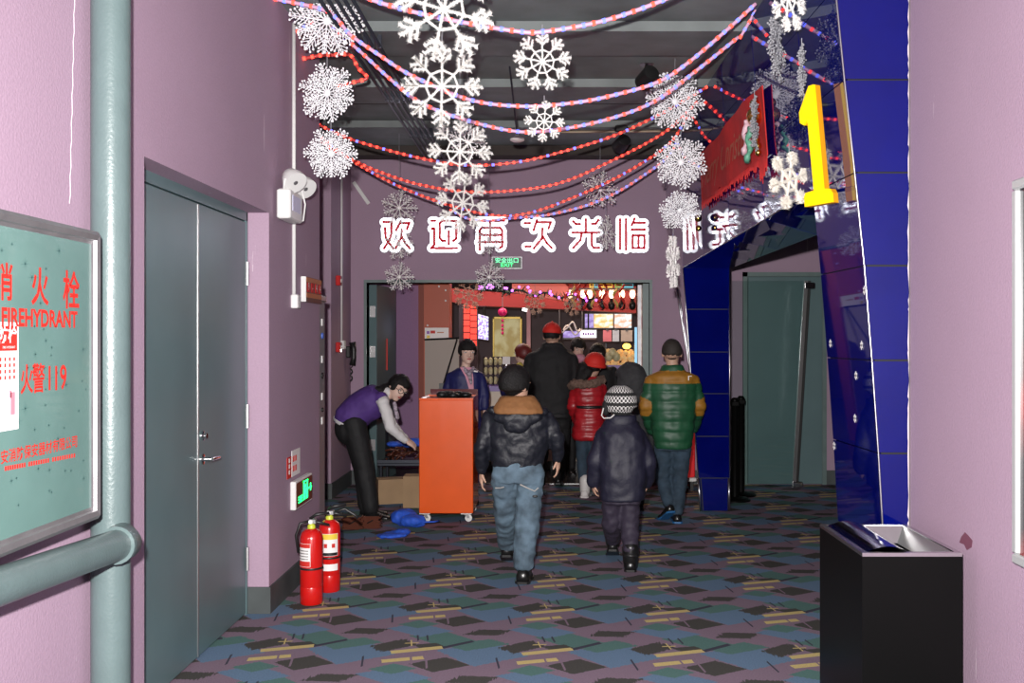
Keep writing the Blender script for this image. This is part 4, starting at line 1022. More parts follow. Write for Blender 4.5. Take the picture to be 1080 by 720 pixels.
bag([(426,554,.12,.07),(435,556,.10,.055),(442,556,.06,.05)], 'blue cloth bag with gold badge beside the orange box castor', 'blue cloth', 'cloth_bag', (429,549,8.15))
bag([(409,567,.10,.018),(417,566,.11,.02),(424,565,.08,.03),(405,566,.05,.014)], 'flat blue cloth bag lying nearest the viewer on the carpet', 'blue cloth', 'cloth_bag')
for px, py, lab in ((372,558,'left bundle of brown glasses on the carpet'),(391,557,'right bundle of brown glasses on the carpet')):
    Y = F*H0/(py-VY); c = V(((px-VX)/F*Y, Y, 0)); o = thing('glasses_bundle', tuple(c), lab, 'glasses', 'bundles of brown glasses on the carpet')
    mb = MB(); random.seed(px)
    for k in range(16):
        z = .008+.006*k; dx = random.uniform(-.02,.02)
        mb.tube([c+V((-.07+dx,.04,z)), c+V((-.07+dx,-.03,z)), c+V((.07+dx,-.03,z)), c+V((.07+dx,.04,z))], .006, 5)
    mb.build('stacked_frames', 'brown frame', o)['kind'] = 'stuff'
    MB().tube([c+V((-.075,-.0,.02)),c+V((0,-.045,.06)),c+V((.075,0,.1))], .005, 5).build('rubber_band', 'black plastic', o)

# ---------------------------------------------------------------- foyer doorway leaves
d3 = tag(empty('door_3', (O0, YF+.1, 0)), 'grey steel door leaf standing open at the left of the doorway', kind='structure')
x0 = O0+.01; leaf = MB()
pA, pB = V((x0, YF+.08, 0)), V((P(410,0,11.45).x, 11.45, 0)); dirv = (pB-pA).normalized(); nn_ = V((dirv.y,-dirv.x,0))*.085
leaf.hexa([pA, pA+nn_, pB+nn_, pB]+[p+V((0,0,OZ-.02)) for p in (pA, pA+nn_, pB+nn_, pB)])
l3 = leaf.build('door_leaf', 'door grey', d3)
for z in (.35,1.35,1.78): MB().box(pA+V((.01,-.012,z)), pA+V((.07,0,z+.12))).build('hinge_plate', 'steel', l3)
MB().box(pB-dirv*.4+nn_+V((-.01,0,1.2)), pB-dirv*.38+nn_+V((.01,0,1.55))).build('pull_strip', 'print red', l3)
d4 = tag(empty('door_4', (O1, YF+.1, 0)), 'steel framed glass leaf with narrow poster at the doorway right', kind='structure')
xa = P(671,0,YF+.25).x; xb = O1-.005
MB().box((xb-.065,YF+.02,0),(xb,YF+.12,OZ-.01)).build('stile', 'grey frame', d4)
MB().box((xb-.11,YF+.1,.2),(xb-.07,YF+.16,OZ-.02)).build('frame', 'alu frame', d4)
pm = mat('strip poster', (.3,.2,.15), .4); t = NT(pm); n_ = t.n('ShaderNodeTexNoise'); n_.inputs['Scale'].default_value = 7; t.put(n_.inputs['Vector'], t.n('ShaderNodeTexCoord').outputs['Object'])
rp = t.n('ShaderNodeValToRGB'); rp.color_ramp.elements[0].color = (.35,.03,.02,1); rp.color_ramp.elements[1].color = (.7,.6,.4,1); rp.color_ramp.elements[0].position = .4; rp.color_ramp.elements[1].position = .65
t.put(rp.inputs[0], n_.outputs['Fac']); t.put(t.b.inputs['Base Color'], rp.outputs[0])
MB().box((xb-.072,YF+.09,.7),(xb-.064,YF+.6,OZ-.06)).build('poster_strip', 'strip poster', d4)

# ---------------------------------------------------------------- snack foyer
mat('orange panel', (.36,.055,.018), .5, emit=.02, ecol=(1,.2,.05,1)); mat('rust panel', (.22,.04,.02), .6); mat('cream board', (.5,.43,.38), .6); mat('cream counter', (.62,.52,.42), .5); mat('purple edge', (.16,.08,.35), .4)
mat('red glow', (.7,.03,.02), .5, emit=.7, ecol=(1,.06,.03,1)); mat('red bulkhead', (.30,.02,.018), .6, emit=.07, ecol=(1,.12,.08,1)); mat('red glow soft', (.5,.12,.09), .6, emit=.2, ecol=(1,.22,.15,1))
def pbox(name, x0, x1, y0, y1, Y, dep, m, par=None): a, b = P(x0,y1,Y), P(x1,y0,Y); return MB().box((a.x,Y,a.z),(b.x,Y+dep,b.z)).build(name, m, par)
def fthing(name, px, py, Y, label, cat, group=None): return thing(name, tuple(P(px,py,Y)), label, cat, group)
cl = thing('orange_column', (P(457,0,11.5).x, 11.5, 0), 'orange red column just inside the doorway', 'column')
a, b = P(447,0,11.5), P(474,0,11.5)
MB().box((a.x,11.5,0),(b.x,11.8,3.45)).build('face', 'orange panel', cl)
a2 = P(441,0,11.5); MB().box((a2.x,11.52,0),(a.x,11.8,3.45)).build('side_strip', 'rust panel', cl)
for px, py in ((463,302),(470,306),(470,317),(451,343)): c = P(px,py,11.5); MB().lathe(c, [(.012,0),(.01,.008)], 10, (0,-1,0)).build('bolt', 'white plastic', cl)
ps = fthing('notice_card', 460, 357, 11.4, 'cream notice card on the orange column', 'notice')
pbox('card', 448, 473, 345.5, 357, 11.44, .04, 'sticker white', ps)
mat('purple print', (.25,.08,.4), .5)
pbox('print_mark', 450, 453, 349, 352, 11.436, .003, 'purple print', ps); pbox('print_mark', 454, 459, 348.5, 351.5, 11.436, .003, 'print red', ps); pbox('print_mark', 450, 453.5, 353.5, 356.5, 11.436, .003, 'label yellow', ps); pbox('print_mark', 461, 468, 350, 351, 11.436, .003, 'orange print', ps)
wb_ = thing('white_board', (P(466,0,11.1).x, 11.1, 0), 'large pale grey panel leaning behind the woman in navy', 'board')
p = [P(448,470,11.2), P(484,470,11.0), P(484,356.5,11.0), P(448,358,11.2)]
for k in (0,1): p[k].z = .02
MB().prism(p, (.0,.03,0)).build('panel', 'cream board', wb_)
MB().tube([p[3]+V((0,-.005,0)), p[2]+V((0,-.005,0))], .012, 6).build('top_rail', 'black plastic', wb_)
MB().tube([P(482,358,10.95), P(463,420,10.6)], .010, 6).build('prop_cord', 'black plastic', wb_)
ch = thing('folding_chair_back', tuple(P(467,412,10.2)), 'black chair back behind the orange box', 'chair')
pbox('backrest', 463, 470, 404, 414, 10.15, .04, 'black plastic', ch)
a = P(466,420,10.17); MB().tube([a+V((-.03,0,-.05)),V((a.x-.03,10.17,0))], .012, 6).tube([a+V((.03,0,-.05)),V((a.x+.03,10.17,0))], .012, 6).tube([a+V((-.03,0,.0)),a+V((-.03,0,-.1))], .012, 6).tube([a+V((.03,0,.0)),a+V((.03,0,-.1))], .012, 6).build('leg', 'black plastic', ch)
# long counter
ct = thing('snack_counter', (0, 11.9, 0), 'cream snack counter with purple edge beyond the doorway', 'counter')
a, b = P(503,0,11.75), P(672,0,11.75)
MB().box((a.x,11.78,.1),(b.x,12.3,.93)).build('front', 'cream counter', ct)
MB().box((a.x,11.82,0),(b.x,12.3,.1)).build('kick_plate', 'black plastic', ct)
MB().box((a.x-.02,11.72,.93),(b.x,12.35,.99)).build('worktop', 'purple edge', ct)
for k in range(1,5): x = a.x+(b.x-a.x)*k/5; MB().box((x-.004,11.776,.1),(x+.004,11.78,.93)).build('joint', 'brown frame', ct)
# snack rack on the counter
rk = fthing('snack_rack', 520, 405, 11.9, 'rack of pale yellow snack bags on the counter', 'rack')
pbox('back_panel', 510, 531, 376, 406, 12.1, .02, 'foyer wall', rk)
mat('bag yellow', (.55,.5,.28), .4, var=.3, vscale=25)
for r in range(3):
    for k in range(4):
        c = P(512.5+5*k, 381+10*r, 11.95); MB().ell(c, .028, .03, .05, nu=8, nv=6).build('snack_bag', 'bag yellow', rk, True)
for xx in (510, 520.5, 531): MB().tube([P(xx,376,11.93),P(xx,406,11.93)], .008, 6).build('post', 'black plastic', rk)
pw = fthing('price_card', 534, 383, 11.9, 'white price card beside the snack rack', 'card'); pbox('card', 530, 538, 376, 384, 11.88, .01, 'sticker white', pw); pbox('holder', 533.5, 534.5, 384, 406, 11.885, .01, 'brushed steel', pw)
# popcorn display on the right
pc = fthing('popcorn_cabinet', 655, 398, 12.0, 'lit popcorn display cabinet at the right end of the counter', 'popcorn display')
pbox('base', 638, 670, 385, 403, 11.95, .35, 'purple edge', pc)
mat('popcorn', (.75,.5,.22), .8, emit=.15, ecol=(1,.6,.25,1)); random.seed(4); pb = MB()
for k in range(70): pb.ell(P(random.uniform(640,669), random.uniform(369,386), 12.0+random.uniform(0,.2)), .035,.035,.03, nu=6, nv=4)
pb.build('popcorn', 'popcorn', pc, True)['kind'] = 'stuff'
for k in range(3): MB().ell(P(642+4*k,376-4*(k%2),11.95), .05,.05,.06, nu=8, nv=6).build('snack_bag', 'bag yellow', pc, True)
mat('warm lamp', (1,.6,.1), .4, emit=3, ecol=(1,.55,.08,1)); MB().ell(P(661,365,12.0), .05,.05,.035).build('heat_lamp', 'warm lamp', pc, True)
for px in (638.5, 669.5): MB().tube([P(px,362,12.0),P(px,403,12.0)], .012, 6).build('post', 'steel', pc)
mat('frame lit', (.2,.5,.7), .3, emit=.5, ecol=(.3,.7,1,1))
bp = fthing('blue_light_strip', 671, 400, 11.9, 'upright blue lit strip at the doorway right', 'light strip'); pbox('strip', 669.5, 672.5, 345, 392, 11.85, .03, 'frame lit', bp); pbox('base', 669, 673, 392, 398, 11.85, .05, 'black plastic', bp)
# menu screens
def screen_mat(name, c1, c2, st, sx=6, sz=10):
    m = mat(name, c1, .4); t = NT(m); tc = t.n('ShaderNodeTexCoord').outputs['Object']
    mp = t.n('ShaderNodeMapping'); mp.inputs['Scale'].default_value = (sx, 1, sz); t.put(mp.inputs['Vector'], tc)
    n_ = t.n('ShaderNodeTexNoise'); n_.inputs['Scale'].default_value = 1.6; n_.inputs['Detail'].default_value = 3; t.put(n_.inputs['Vector'], mp.outputs[0])
    rp = t.n('ShaderNodeValToRGB'); rp.color_ramp.elements[0].position = .42; rp.color_ramp.elements[1].position = .6; rp.color_ramp.elements[0].color = (*c1,1); rp.color_ramp.elements[1].color = (*c2,1)
    t.put(rp.inputs[0], n_.outputs['Fac']); t.put(t.b.inputs['Base Color'], (0,0,0,1)); t.put(t.b.inputs['Emission Color'], rp.outputs[0]); t.b.inputs['Emission Strength'].default_value = st
screen_mat('menu warm', (.9,.45,.12), (1,.95,.8), 1.0); screen_mat('menu mixed', (.9,.4,.25), (.7,.95,1), 1.0); screen_mat('violet screen', (.25,.14,.5), (.5,.4,.8), .8)
screen_mat('white screen', (.25,.2,.6), (1,1,1), 1.2, 14, 22); screen_mat('ad strip', (.9,.5,.05), (.2,.7,.9), .9, 9, 3); screen_mat('yellow case', (.5,.33,.03), (.75,.62,.25), .35, 4, 3)
for x0, x1, m, lab in ((617,626,'violet screen','narrow violet screen at the left of the menu row'),(626.5,646.5,'menu warm','warm menu screen in the middle of the menu row'),(648,666,'menu mixed','menu screen at the right of the menu row')):
    o = fthing('menu_screen', (x0+x1)/2, 346, 13.8, lab, 'screen', 'menu screens above the counter'); pbox('bezel', x0-.2, x1+.2, 330, 346.5, 13.82, .05, 'black plastic', o); pbox('display', x0, x1, 331, 345.5, 13.8, .02, m, o)
    c = P((x0+x1)/2, 331, 13.85); MB().tube([c, V((c.x, c.y, 3.5))], .015, 6).build('hanger', 'black plastic', o)
sg = fthing('white_shop_sign', 621, 358, 13.6, 'small white lit sign with dark letters below the menu screens', 'sign'); pbox('box', 612, 629, 348, 358, 13.6, .05, 'sign white', sg); pbox('base_band', 612, 629, 356, 358, 13.59, .01, 'brown frame', sg)
for k in range(5): pbox('printed_mark', 614.5+2.5*k, 616.3+2.5*k, 350.5+.5*(k%2), 353.5, 13.595, .004, 'purple print', sg)
c = P(620.5,348,13.62); MB().tube([c, V((c.x,c.y,3.5))], .012, 6).build('hanger', 'black plastic', sg)
vs = fthing('violet_band', 603, 357, 13.9, 'dim violet wall band behind the man in red cap', 'panel'); pbox('band', 594, 612, 349, 356, 13.9, .04, 'violet screen', vs); pbox('frame', 593, 613, 356, 357.5, 13.9, .05, 'black plastic', vs)
for x0, x1, lab in ((636,645,'pinkish product sheet under the menu screens'),(646,653,'grey product sheet under the menu screens'),(655,667,'plain grey notice sheet under the menu screens')):
    o = fthing('product_sheet', (x0+x1)/2, 360, 13.7, lab, 'notice', 'sheets under the menu screens'); pbox('sheet', x0, x1, 348, 360, 13.7, .01, {636:'pink print',646:'alu frame',655:'cream board'}[x0], o); pbox('clip', (x0+x1)/2-1.2, (x0+x1)/2+1.2, 345.8, 348.5, 13.69, .02, 'black plastic', o)
# red ceiling bulkhead, garland, ribbons, bulbs, colour boxes
bh = fthing('red_bulkhead', 580, 325, 13.0, 'red lit bulkhead hanging under the foyer ceiling', 'bulkhead')
pp = [P(476,318,13.0),P(500,322,13.0),P(600,326,13.0),P(671,330,13.0),P(671,322,13.0),P(560,311,13.0),P(476,304,13.0)]
MB().prism(pp, (0,.3,0)).build('lower_band', 'red bulkhead', bh)
pp = [P(540,308,12.6),P(600,318,12.6),P(600,299,12.6),P(540,296,12.6)]
MB().prism(pp, (0,.2,0)).build('sloping_panel', 'red glow soft', bh)
pp = [P(600,322,12.6),P(671,326,12.6),P(671,302,12.6),P(600,296,12.6)]
MB().prism(pp, (0,.15,0)).build('bottle_shelf_back', 'red bulkhead', bh)
mat('garland', (.01,.03,.012), .8); mat('led violet', (.5,.1,.9), .3, emit=3, ecol=(.6,.12,1,1))
gd_ = fthing('christmas_garland', 560, 318, 12.4, 'dark fir garland with violet lights under the bulkhead', 'garland')
ga_ = MB(); random.seed(6); lv = MB(); gpts = [P(500+k*2.2, 303+k*.22+2*math.sin(k*.5), 12.4) for k in range(60)]
for p in gpts:
    for k in range(5): d = V((random.uniform(-1,1),random.uniform(-1,1),random.uniform(-1,1)))*.07; ga_.add([p-d.cross(V((0,0,1)))*.2, p+d.cross(V((0,0,1)))*.2, p+d], [(0,1,2)])
    if random.random() < .55: lv.ell(p+V((random.uniform(-.05,.05),-.06,random.uniform(-.02,.05))), .016,.016,.016, nu=6, nv=4)
ga_.build('needles', 'garland', gd_)['kind'] = 'stuff'; lv.build('violet_bulbs', 'led violet', gd_)['kind'] = 'stuff'; MB().tube(gpts, .012, 5).build('wire', 'garland', gd_)
mat('streamer red', (.6,.04,.03), .5); mat('streamer yellow', (.7,.5,.15), .5)
for k, px in enumerate((598,604,610,618,626,633,638,649,656)):
    m = 'streamer yellow' if k % 3 == 1 else 'streamer red'
    o = fthing('streamer', px, 326, 12.2, f"{'yellow' if k%3==1 else 'red'} paper streamer, {['first','second','third','fourth','fifth','sixth','seventh','eighth','ninth'][k]} from the left over the counter", 'streamer', 'paper streamers over the counter')
    pts = [P(px+2.2*math.sin(j*.9+k), 299+j*3.0, 12.2) for j in range(10)]
    mb = MB()
    for j in range(9): w0 = V((.02*math.cos(j*.8+k),.02*math.sin(j*.8+k),0)); w1 = V((.02*math.cos(j*.8+.8+k),.02*math.sin(j*.8+.8+k),0)); mb.quad(pts[j]-w0, pts[j]+w0, pts[j+1]+w1, pts[j+1]-w1)
    mb.build('paper_ribbon', m, o); MB().tube([pts[0], V((pts[0].x,12.2,3.5))], .004, 4).build('string', 'thread', o)
mat('bulb warm', (1,.8,.6), .3, emit=5, ecol=(1,.62,.38,1))
for k, px in enumerate((601,615,622,635,645,656,667)):
    o = fthing('shelf_bulb', px, 318, 12.45, f"{['first','second','third','fourth','fifth','sixth','seventh'][k]} glowing bulb from the left along the red shelf", 'lamp', 'glowing bulbs along the red shelf')
    MB().ell(P(px,310,12.45), .035,.035,.055, nu=10, nv=8).build('bulb', 'bulb warm', o, True); MB().tube([P(px,314.5,12.45),P(px,318.5,12.45)], .02, 8).build('socket', 'black plastic', o)
    b2 = P(px,322,12.5); MB().ell(b2, .045,.045,.06, nu=8, nv=6).build('holder', 'black plastic', o, True)
    MB().tube([P(px,310,12.45)+V((0,.03,0)), P(px,310,12.45)+V((0,.16,0))], .008, 5).build('bracket', 'black plastic', o)
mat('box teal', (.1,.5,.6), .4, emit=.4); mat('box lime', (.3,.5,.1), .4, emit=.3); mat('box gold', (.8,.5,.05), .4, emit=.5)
for k, (x0,x1,m) in enumerate(((622,626,'box gold'),(627,630.5,'box teal'),(631,637,'box gold'),(638,646,'box gold'),(649,656,'box lime'),(657,668,'box teal'))):
    cname = {'box gold':'golden','box teal':'teal','box lime':'lime'}[m]
    o = fthing('top_shelf_box', (x0+x1)/2, 304, 12.3, f"{cname} box, {['first','second','third','fourth','fifth','sixth'][k]} from the left on the top shelf", 'box', 'coloured boxes on the top shelf')
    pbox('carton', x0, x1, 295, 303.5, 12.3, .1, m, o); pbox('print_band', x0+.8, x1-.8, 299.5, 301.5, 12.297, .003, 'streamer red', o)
sh = fthing('top_shelf', 645, 305, 12.25, 'dark shelf board under the coloured boxes', 'shelf'); a, b = P(600,305.5,12.25), P(671,303.6,12.25); MB().box((a.x,12.25,a.z),(b.x,12.6,b.z)).build('board', 'brown frame', sh); MB().box((b.x-.04,12.55,a.z-.15),(b.x,12.6,a.z)).build('bracket', 'black plastic', sh)
# red tiled light wall, white schedule screen, yellow case
lw = fthing('red_light_wall', 496, 360, 14.0, 'red lit panel wall left of the white schedule screen', 'light panel')
for r in range(7):
    for cidx in range(2):
        x0, x1 = 489+cidx*7.2, 489+cidx*7.2+6.4; y0 = 318+r*6.6+cidx*1.5
        pbox('panel', x0, x1, y0, y0+5.6, 14.0, .03, 'red glow', lw)
pbox('backing', 484, 504, 316, 405, 14.04, .05, 'foyer wall', lw)
ss = fthing('schedule_screen', 509, 360, 13.6, 'bright white schedule screen hung beside the red panels', 'screen')
pts = [P(504.2,357,13.9),P(515,358.5,13.5),P(515,334,13.5),P(504.2,331,13.9)]
MB().prism(pts, (.0,.03,0)).build('display', 'white screen', ss); c = P(510,332,13.72); MB().tube([c, V((c.x,c.y,3.5))], .015, 6).build('hanger', 'black plastic', ss)
yc = thing('yellow_display_case', tuple(P(535,0,14.6)[:2])+(0,), 'yellow lit display case behind the boy in leather', 'display case')
pbox('back_panel', 521, 549, 336, 376, 14.6, .05, 'yellow case', yc)
for x in (520.5, 549.5): pbox('side_post', x-.7, x+.7, 334, 376, 14.5, .15, 'label gold', yc)
a, b = P(519.8,376,14.5), P(550.2,376,14.5); MB().box((a.x,14.5,0),(b.x,15,a.z)).build('cabinet_base', 'foyer wall', yc); pbox('top', 519.8, 550.2, 334, 336, 14.5, .2, 'label gold', yc)
lo_ = fthing('red_lantern', 530, 332, 12.8, 'magenta tinsel ball with hanging tail before the yellow case', 'ornament')
mat('magenta tinsel', (.6,.02,.12), .3, var=.5, vscale=60, emit=.15)
c = P(530,329,12.8); MB().ell(c, .06,.06,.055).build('ball', 'magenta tinsel', lo_, True); MB().tube([c, V((c.x,c.y,3.5))], .004, 4).build('string', 'thread', lo_)
for py in (338,343,347,351): MB().ell(P(530,py,12.8), .018,.018,.024, nu=8, nv=6).build('tail_bead', 'magenta tinsel', lo_, True)
fc = thing('foyer_column', tuple(P(557,0,13.2)[:2])+(0,), 'pale pink slim column behind the man in red cap', 'column')
a, b = P(555.5,0,13.2), P(559.5,0,13.2); mat('pink post', (.5,.25,.25), .5); MB().box((a.x,13.2,0),(b.x,13.25,1.95)).build('shaft', 'pink post', fc); MB().box((a.x-.02,13.18,1.95),(b.x+.02,13.27,2.0)).build('cap', 'white plastic', fc)
tb = fthing('ceiling_tube', 552, 322, 13.2, 'short white tube lamp beside the pink column', 'lamp'); mat('tube lamp', (1,1,1), .3, emit=2.5); MB().tube([P(551,321.5,13.2),P(556,323,13.2)], .02, 8).build('tube', 'tube lamp', tb); MB().tube([P(551,326,13.2),P(556,327,13.2)], .02, 8).build('tube', 'tube lamp', tb); c = P(553.5,321,13.22); MB().tube([c+V((0,0,-.08)), V((c.x,c.y,3.5))], .008, 5).build('hanger', 'black plastic', tb)
mb_ = MB(); sv = [P(590+3*k, 345+5*math.sin(k*1.1)+1.5*math.sin(k*2.3), 13.4) for k in range(9)]
sv_o = thing('tinsel_swag', tuple(P(602,350,13.4)), 'pale tinsel swag right of the red cap', 'garland'); MB().tube(spline(sv,40), .012, 6).build('swag', 'flake silver', sv_o, True)
mb2 = [P(594+3*k, 348-5*math.sin(k*1.1), 13.42) for k in range(7)]; MB().tube(spline(mb2,40), .012, 6).build('swag', 'flake silver', sv_o, True)
for c in (sv[0], sv[-1]): MB().tube([c, V((c.x,c.y,3.5))], .004, 4).build('string', 'thread', sv_o)
mat('flake warm', (.6,.4,.3), .6)
gW = 'warm snowflakes inside the foyer'
for px, py, R, lab in ((494,310,.20,'beige fluffy snowflake hanging left of the red bulkhead'),(564,319,.15,'pinkish fluffy snowflake in front of the garland'),(604,322,.13,'pinkish fluffy snowflake among the streamers')):
    flake(('fluff', 8, 'flake warm'), px, py, 12.0, R, lab, gW, .5, 0, .2, hang=1.2)
# ---------------------------------------------------------------- people
class Fig:
    def __init__(s, Y): s.Y = Y; s.S = Y/F
    def pt(s, px, py, dy=0): return P(px, py, s.Y+dy)
    def loft(s, mb, rows, n=22, e=2.4):               # rows: left px, right px, py, depth radius (m), depth offset
        rings = []
        for r in rows:
            xl, xr, py, ry = r[:4]; dy = r[4] if len(r) > 4 else 0
            c = s.pt((xl+xr)/2, py, dy); rx = (xr-xl)/2*s.S; ring = []
            for k in range(n):
                a = 2*math.pi*k/n; ca, sa = math.cos(a), math.sin(a)
                ring.append(c+V((rx*math.copysign(abs(ca)**(2/e), ca), ry*math.copysign(abs(sa)**(2/e), sa), 0)))
            rings.append(ring)
        return mb.rings(rings)
    def limb(s, mb, joints):                           # joints: px, py, dy, radius
        ps = [(s.pt(*j[:3]), j[3]) for j in joints]
        for (a, ra), (b, rb) in zip(ps, ps[1:]): mb.capsule(a, b, ra, rb)
        return [p for p, _ in ps]
def axes(face, up=(0,0,1)):
    f = V(face).normalized(); u = V(up); u = (u-f*u.dot(f)).normalized(); return f.cross(u).normalized(), f, u     # right, face, up
def head(mb, c, h, face, up=(0,0,1)):
    r, f, u = axes(face, up); ax = (r, f, u)
    mb.ell(c+u*.10*h-f*.03*h, .335*h, .41*h, .37*h, ax)
    mb.ell(c-u*.16*h+f*.09*h, .27*h, .29*h, .33*h, ax)
    mb.ell(c-u*.40*h+f*.22*h, .13*h, .12*h, .09*h, ax)
    mb.capsule(c+u*.03*h+f*.36*h, c-u*.13*h+f*.42*h, .03*h, .055*h)
    mb.ell(c-u*.14*h+f*.40*h, .085*h, .06*h, .045*h, ax)
    mb.ell(c+u*.06*h+f*.34*h, .25*h, .06*h, .05*h, ax)
    for s_ in (-1, 1): mb.ell(c-u*.05*h+r*s_*.335*h-f*.03*h, .04*h, .085*h, .13*h, ax)
    return r, f, u
def features(par, c, h, face, up=(0,0,1), glasses=False):
    r, f, u = axes(face, up); ax = (r, f, u)
    for s_ in (-1, 1):
        e = c+u*.0*h+r*s_*.15*h+f*.335*h
        eo = MB().ell(e, .065*h, .04*h, .03*h, ax, 10, 6).build('eye', 'eye white', par, True)
        MB().ell(e+f*.022*h, .03*h, .025*h, .027*h, ax, 8, 6).build('pupil', 'pupil', eo, True)
        MB().capsule(e+u*.085*h-r*.07*h+f*.03*h, e+u*.09*h+r*.07*h+f*.01*h, .014*h, .012*h, 8).build('eyebrow', 'hair', par, True)
        if glasses:
            pass
    MB().ell(c-u*.265*h+f*.365*h, .095*h, .045*h, .032*h, ax, 10, 6).build('lips', 'lips', par, True)
    if glasses:
        g = MB()
        for s_ in (-1, 1):
            e = c-u*.01*h+r*s_*.165*h+f*.42*h
            pts = [e+r*math.cos(t)*.13*h+u*math.sin(t)*.095*h for t in [k*math.pi/8 for k in range(17)]]
            g.tube(pts, .013*h, 6); g.tube([e+r*s_*.13*h, c+r*s_*.36*h+u*.0*h-f*.02*h], .011*h, 6)
        g.tube([c-u*.0*h-r*.04*h+f*.43*h, c-u*.0*h+r*.04*h+f*.43*h], .012*h, 6)
        g.build('eyeglasses', 'black plastic', par, True)
def hair(c, h, face, up=(0,0,1), low=-.25, front=.42, grow=1.09, fringe=.12, sides=.35):
    r, f, u = axes(face, up); ax = (r, f, u)
    def fn(q):                                           # q: right, face, up on the unit sphere
        nz = .10*noise.noise(q*7)+.05*noise.noise(q*19)
        sm = lambda x: max(0, min(1, x))
        c1 = sm((q.y-front+nz)/.12)*sm((fringe-q.z+nz)/.12); c2 = sm((low-q.z+nz)/.14)
        return 1-.2*max(c1, c2)+.02*noise.noise(q*6)
    return MB().ell(c+u*.07*h-f*.03*h, .36*h*grow, .44*h*grow, .44*h*grow, ax, 32, 24, fn)
def hand(mb, w, d, nrm, L=.17, side=1, curl=.6):
    d = V(d).normalized(); nrm = V(nrm); nrm = (nrm-d*nrm.dot(d)).normalized(); t = d.cross(nrm)*side; k = L/.18
    mb.capsule(w-d*.02*k, w+d*.02*k, .022*k, .02*k)
    mb.ell(w+d*.05*k, .042*k, .052*k, .019*k, (t, d, nrm), 12, 8)
    for i, (o, l) in enumerate(((-.031,.058),(-.0105,.072),(.0105,.076),(.031,.068))):
        b = w+d*.088*k+t*o*k-nrm*.002; m = b+(d*math.cos(curl*.5)+nrm*math.sin(curl*.5))*l*.5*k; e = m+(d*math.cos(curl*1.3)+nrm*math.sin(curl*1.3))*l*.5*k
        mb.capsule(b-d*.02*k, m, .0092*k, .0085*k, 8); mb.capsule(m, e, .0085*k, .0075*k, 8)
    b = w+d*.022*k+t*.034*k; m = b+(d*.65+t*.65+nrm*.3).normalized()*.034*k; e = m+(d*.9+t*.2+nrm*.4).normalized()*.03*k
    mb.capsule(b, m, .0125*k, .0105*k, 8); mb.capsule(m, e, .0105*k, .009*k, 8)
def shoe(par, ank, d, L, m, sole='black plastic', heelz=0, wid=.042, high=.07, sm=None, nm='shoe'):
    d = V(d); d.z = 0; d.normalize(); t = V((-d.y, d.x, 0)); a = V((ank.x, ank.y, 0))
    heel = a-d*L*.28; rings = []
    for u, w_, hgt in ((0,.6,.6),(.08,.85,.95),(.3,.9,1.0),(.5,.9,.8),(.72,1.05,.52),(.9,.9,.42),(1.0,.5,.3)):
        c = heel+d*L*u; lift = heelz*max(0, 1-u/.75); hh = high*hgt
        rings.append([c+t*wid*w_*x+V((0,0,lift+.012+hh*z)) for x, z in ((-1,0),(-1,.45),(-.75,.85),(-.3,1),(.3,1),(.75,.85),(1,.45),(1,0))])
    o = MB().rings(rings).build(nm, m, par, True)
    rings = []
    for u, w_ in ((-.02,.6),(.06,.95),(.3,.95),(.5,.9),(.72,1.1),(.92,.95),(1.03,.5)):
        c = heel+d*L*u; lift = heelz*max(0, 1-u/.75)
        rings.append([c+t*wid*w_*x*1.05+V((0,0,lift+z)) for x, z in ((-1,0.001),(-1,.016),(1,.016),(1,0.001))])
    MB().rings(rings).build('sole', sm or sole, o)
def wrinkle(a=.008, f=14, g=1): return lambda p: a*noise.noise(V((p.x*f, p.y*f, p.z*f*g)))+a*.5*noise.noise(p*f*2.3)
def puffer(a=.014, step=.075, z0=0): return lambda p: a*(abs(math.sin(math.pi*(p.z-z0)/step))**.6-.5)+.006*noise.noise(p*16)
def front_y(mb, x, z, r=.025):
    ys = [v.y for v in mb.v if abs(v.x-x) < r and abs(v.z-z) < r]
    return min(ys) if ys else None
def person(label, loc): return thing('person', tuple(loc), label, 'person')
VOX = .0075
def finish_body(mb, par, m='skin'): return remesh(mb, VOX, 2).build('body', m, par, True)
def legs_body(fg, mb, Ls, k=.72):
    for J in Ls: fg.limb(mb, [(x, y, dy, r*k) for x, y, dy, r in J])

mat('leather', (.009,.010,.016), .52, bump=.25, bscale=70, spec=.4); mat('tan suede', (.22,.095,.03), .8, var=.1, vscale=40)
mm = mat('faded jeans', (.085,.13,.17), .85, var=.6, vscale=9, bump=.3, bscale=180); mat('dark jeans', (.022,.042,.065), .85, var=.4, vscale=10, bump=.2, bscale=180)
mat('navy nylon', (.0085,.008,.022), .6, var=.15, vscale=8, bump=.2, bscale=60); mat('plum trousers', (.026,.019,.036), .7, var=.15, vscale=10)
mat('green nylon', (.010,.07,.03), .5, var=.15, vscale=12); mat('mustard', (.29,.13,.012), .6, var=.1, vscale=20)
mat('black wool', (.008,.008,.009), .8, var=.2, vscale=12, bump=.3, bscale=120); mat('cap red', (.62,.02,.012), .7)
mat('red nylon', (.34,.010,.016), .4, var=.2, vscale=12); mat('fur', (.16,.10,.075), .9, var=.3, vscale=60, bump=.8, bscale=150)
mat('grey fleece', (.035,.035,.038), .85, var=.2, vscale=25, bump=.5, bscale=140); mat('suit navy', (.010,.012,.085), .6, var=.1, vscale=10)
mat('pink shirt', (.55,.25,.33), .7, var=.15, vscale=50); mat('scarf print', (.3,.25,.3), .6, var=.7, vscale=70)
mat('vest purple', (.075,.03,.19), .75, var=.1, vscale=14); mat('white shirt', (.62,.60,.60), .7, bump=.15, bscale=40); mat('black trousers', (.006,.006,.007), .75)
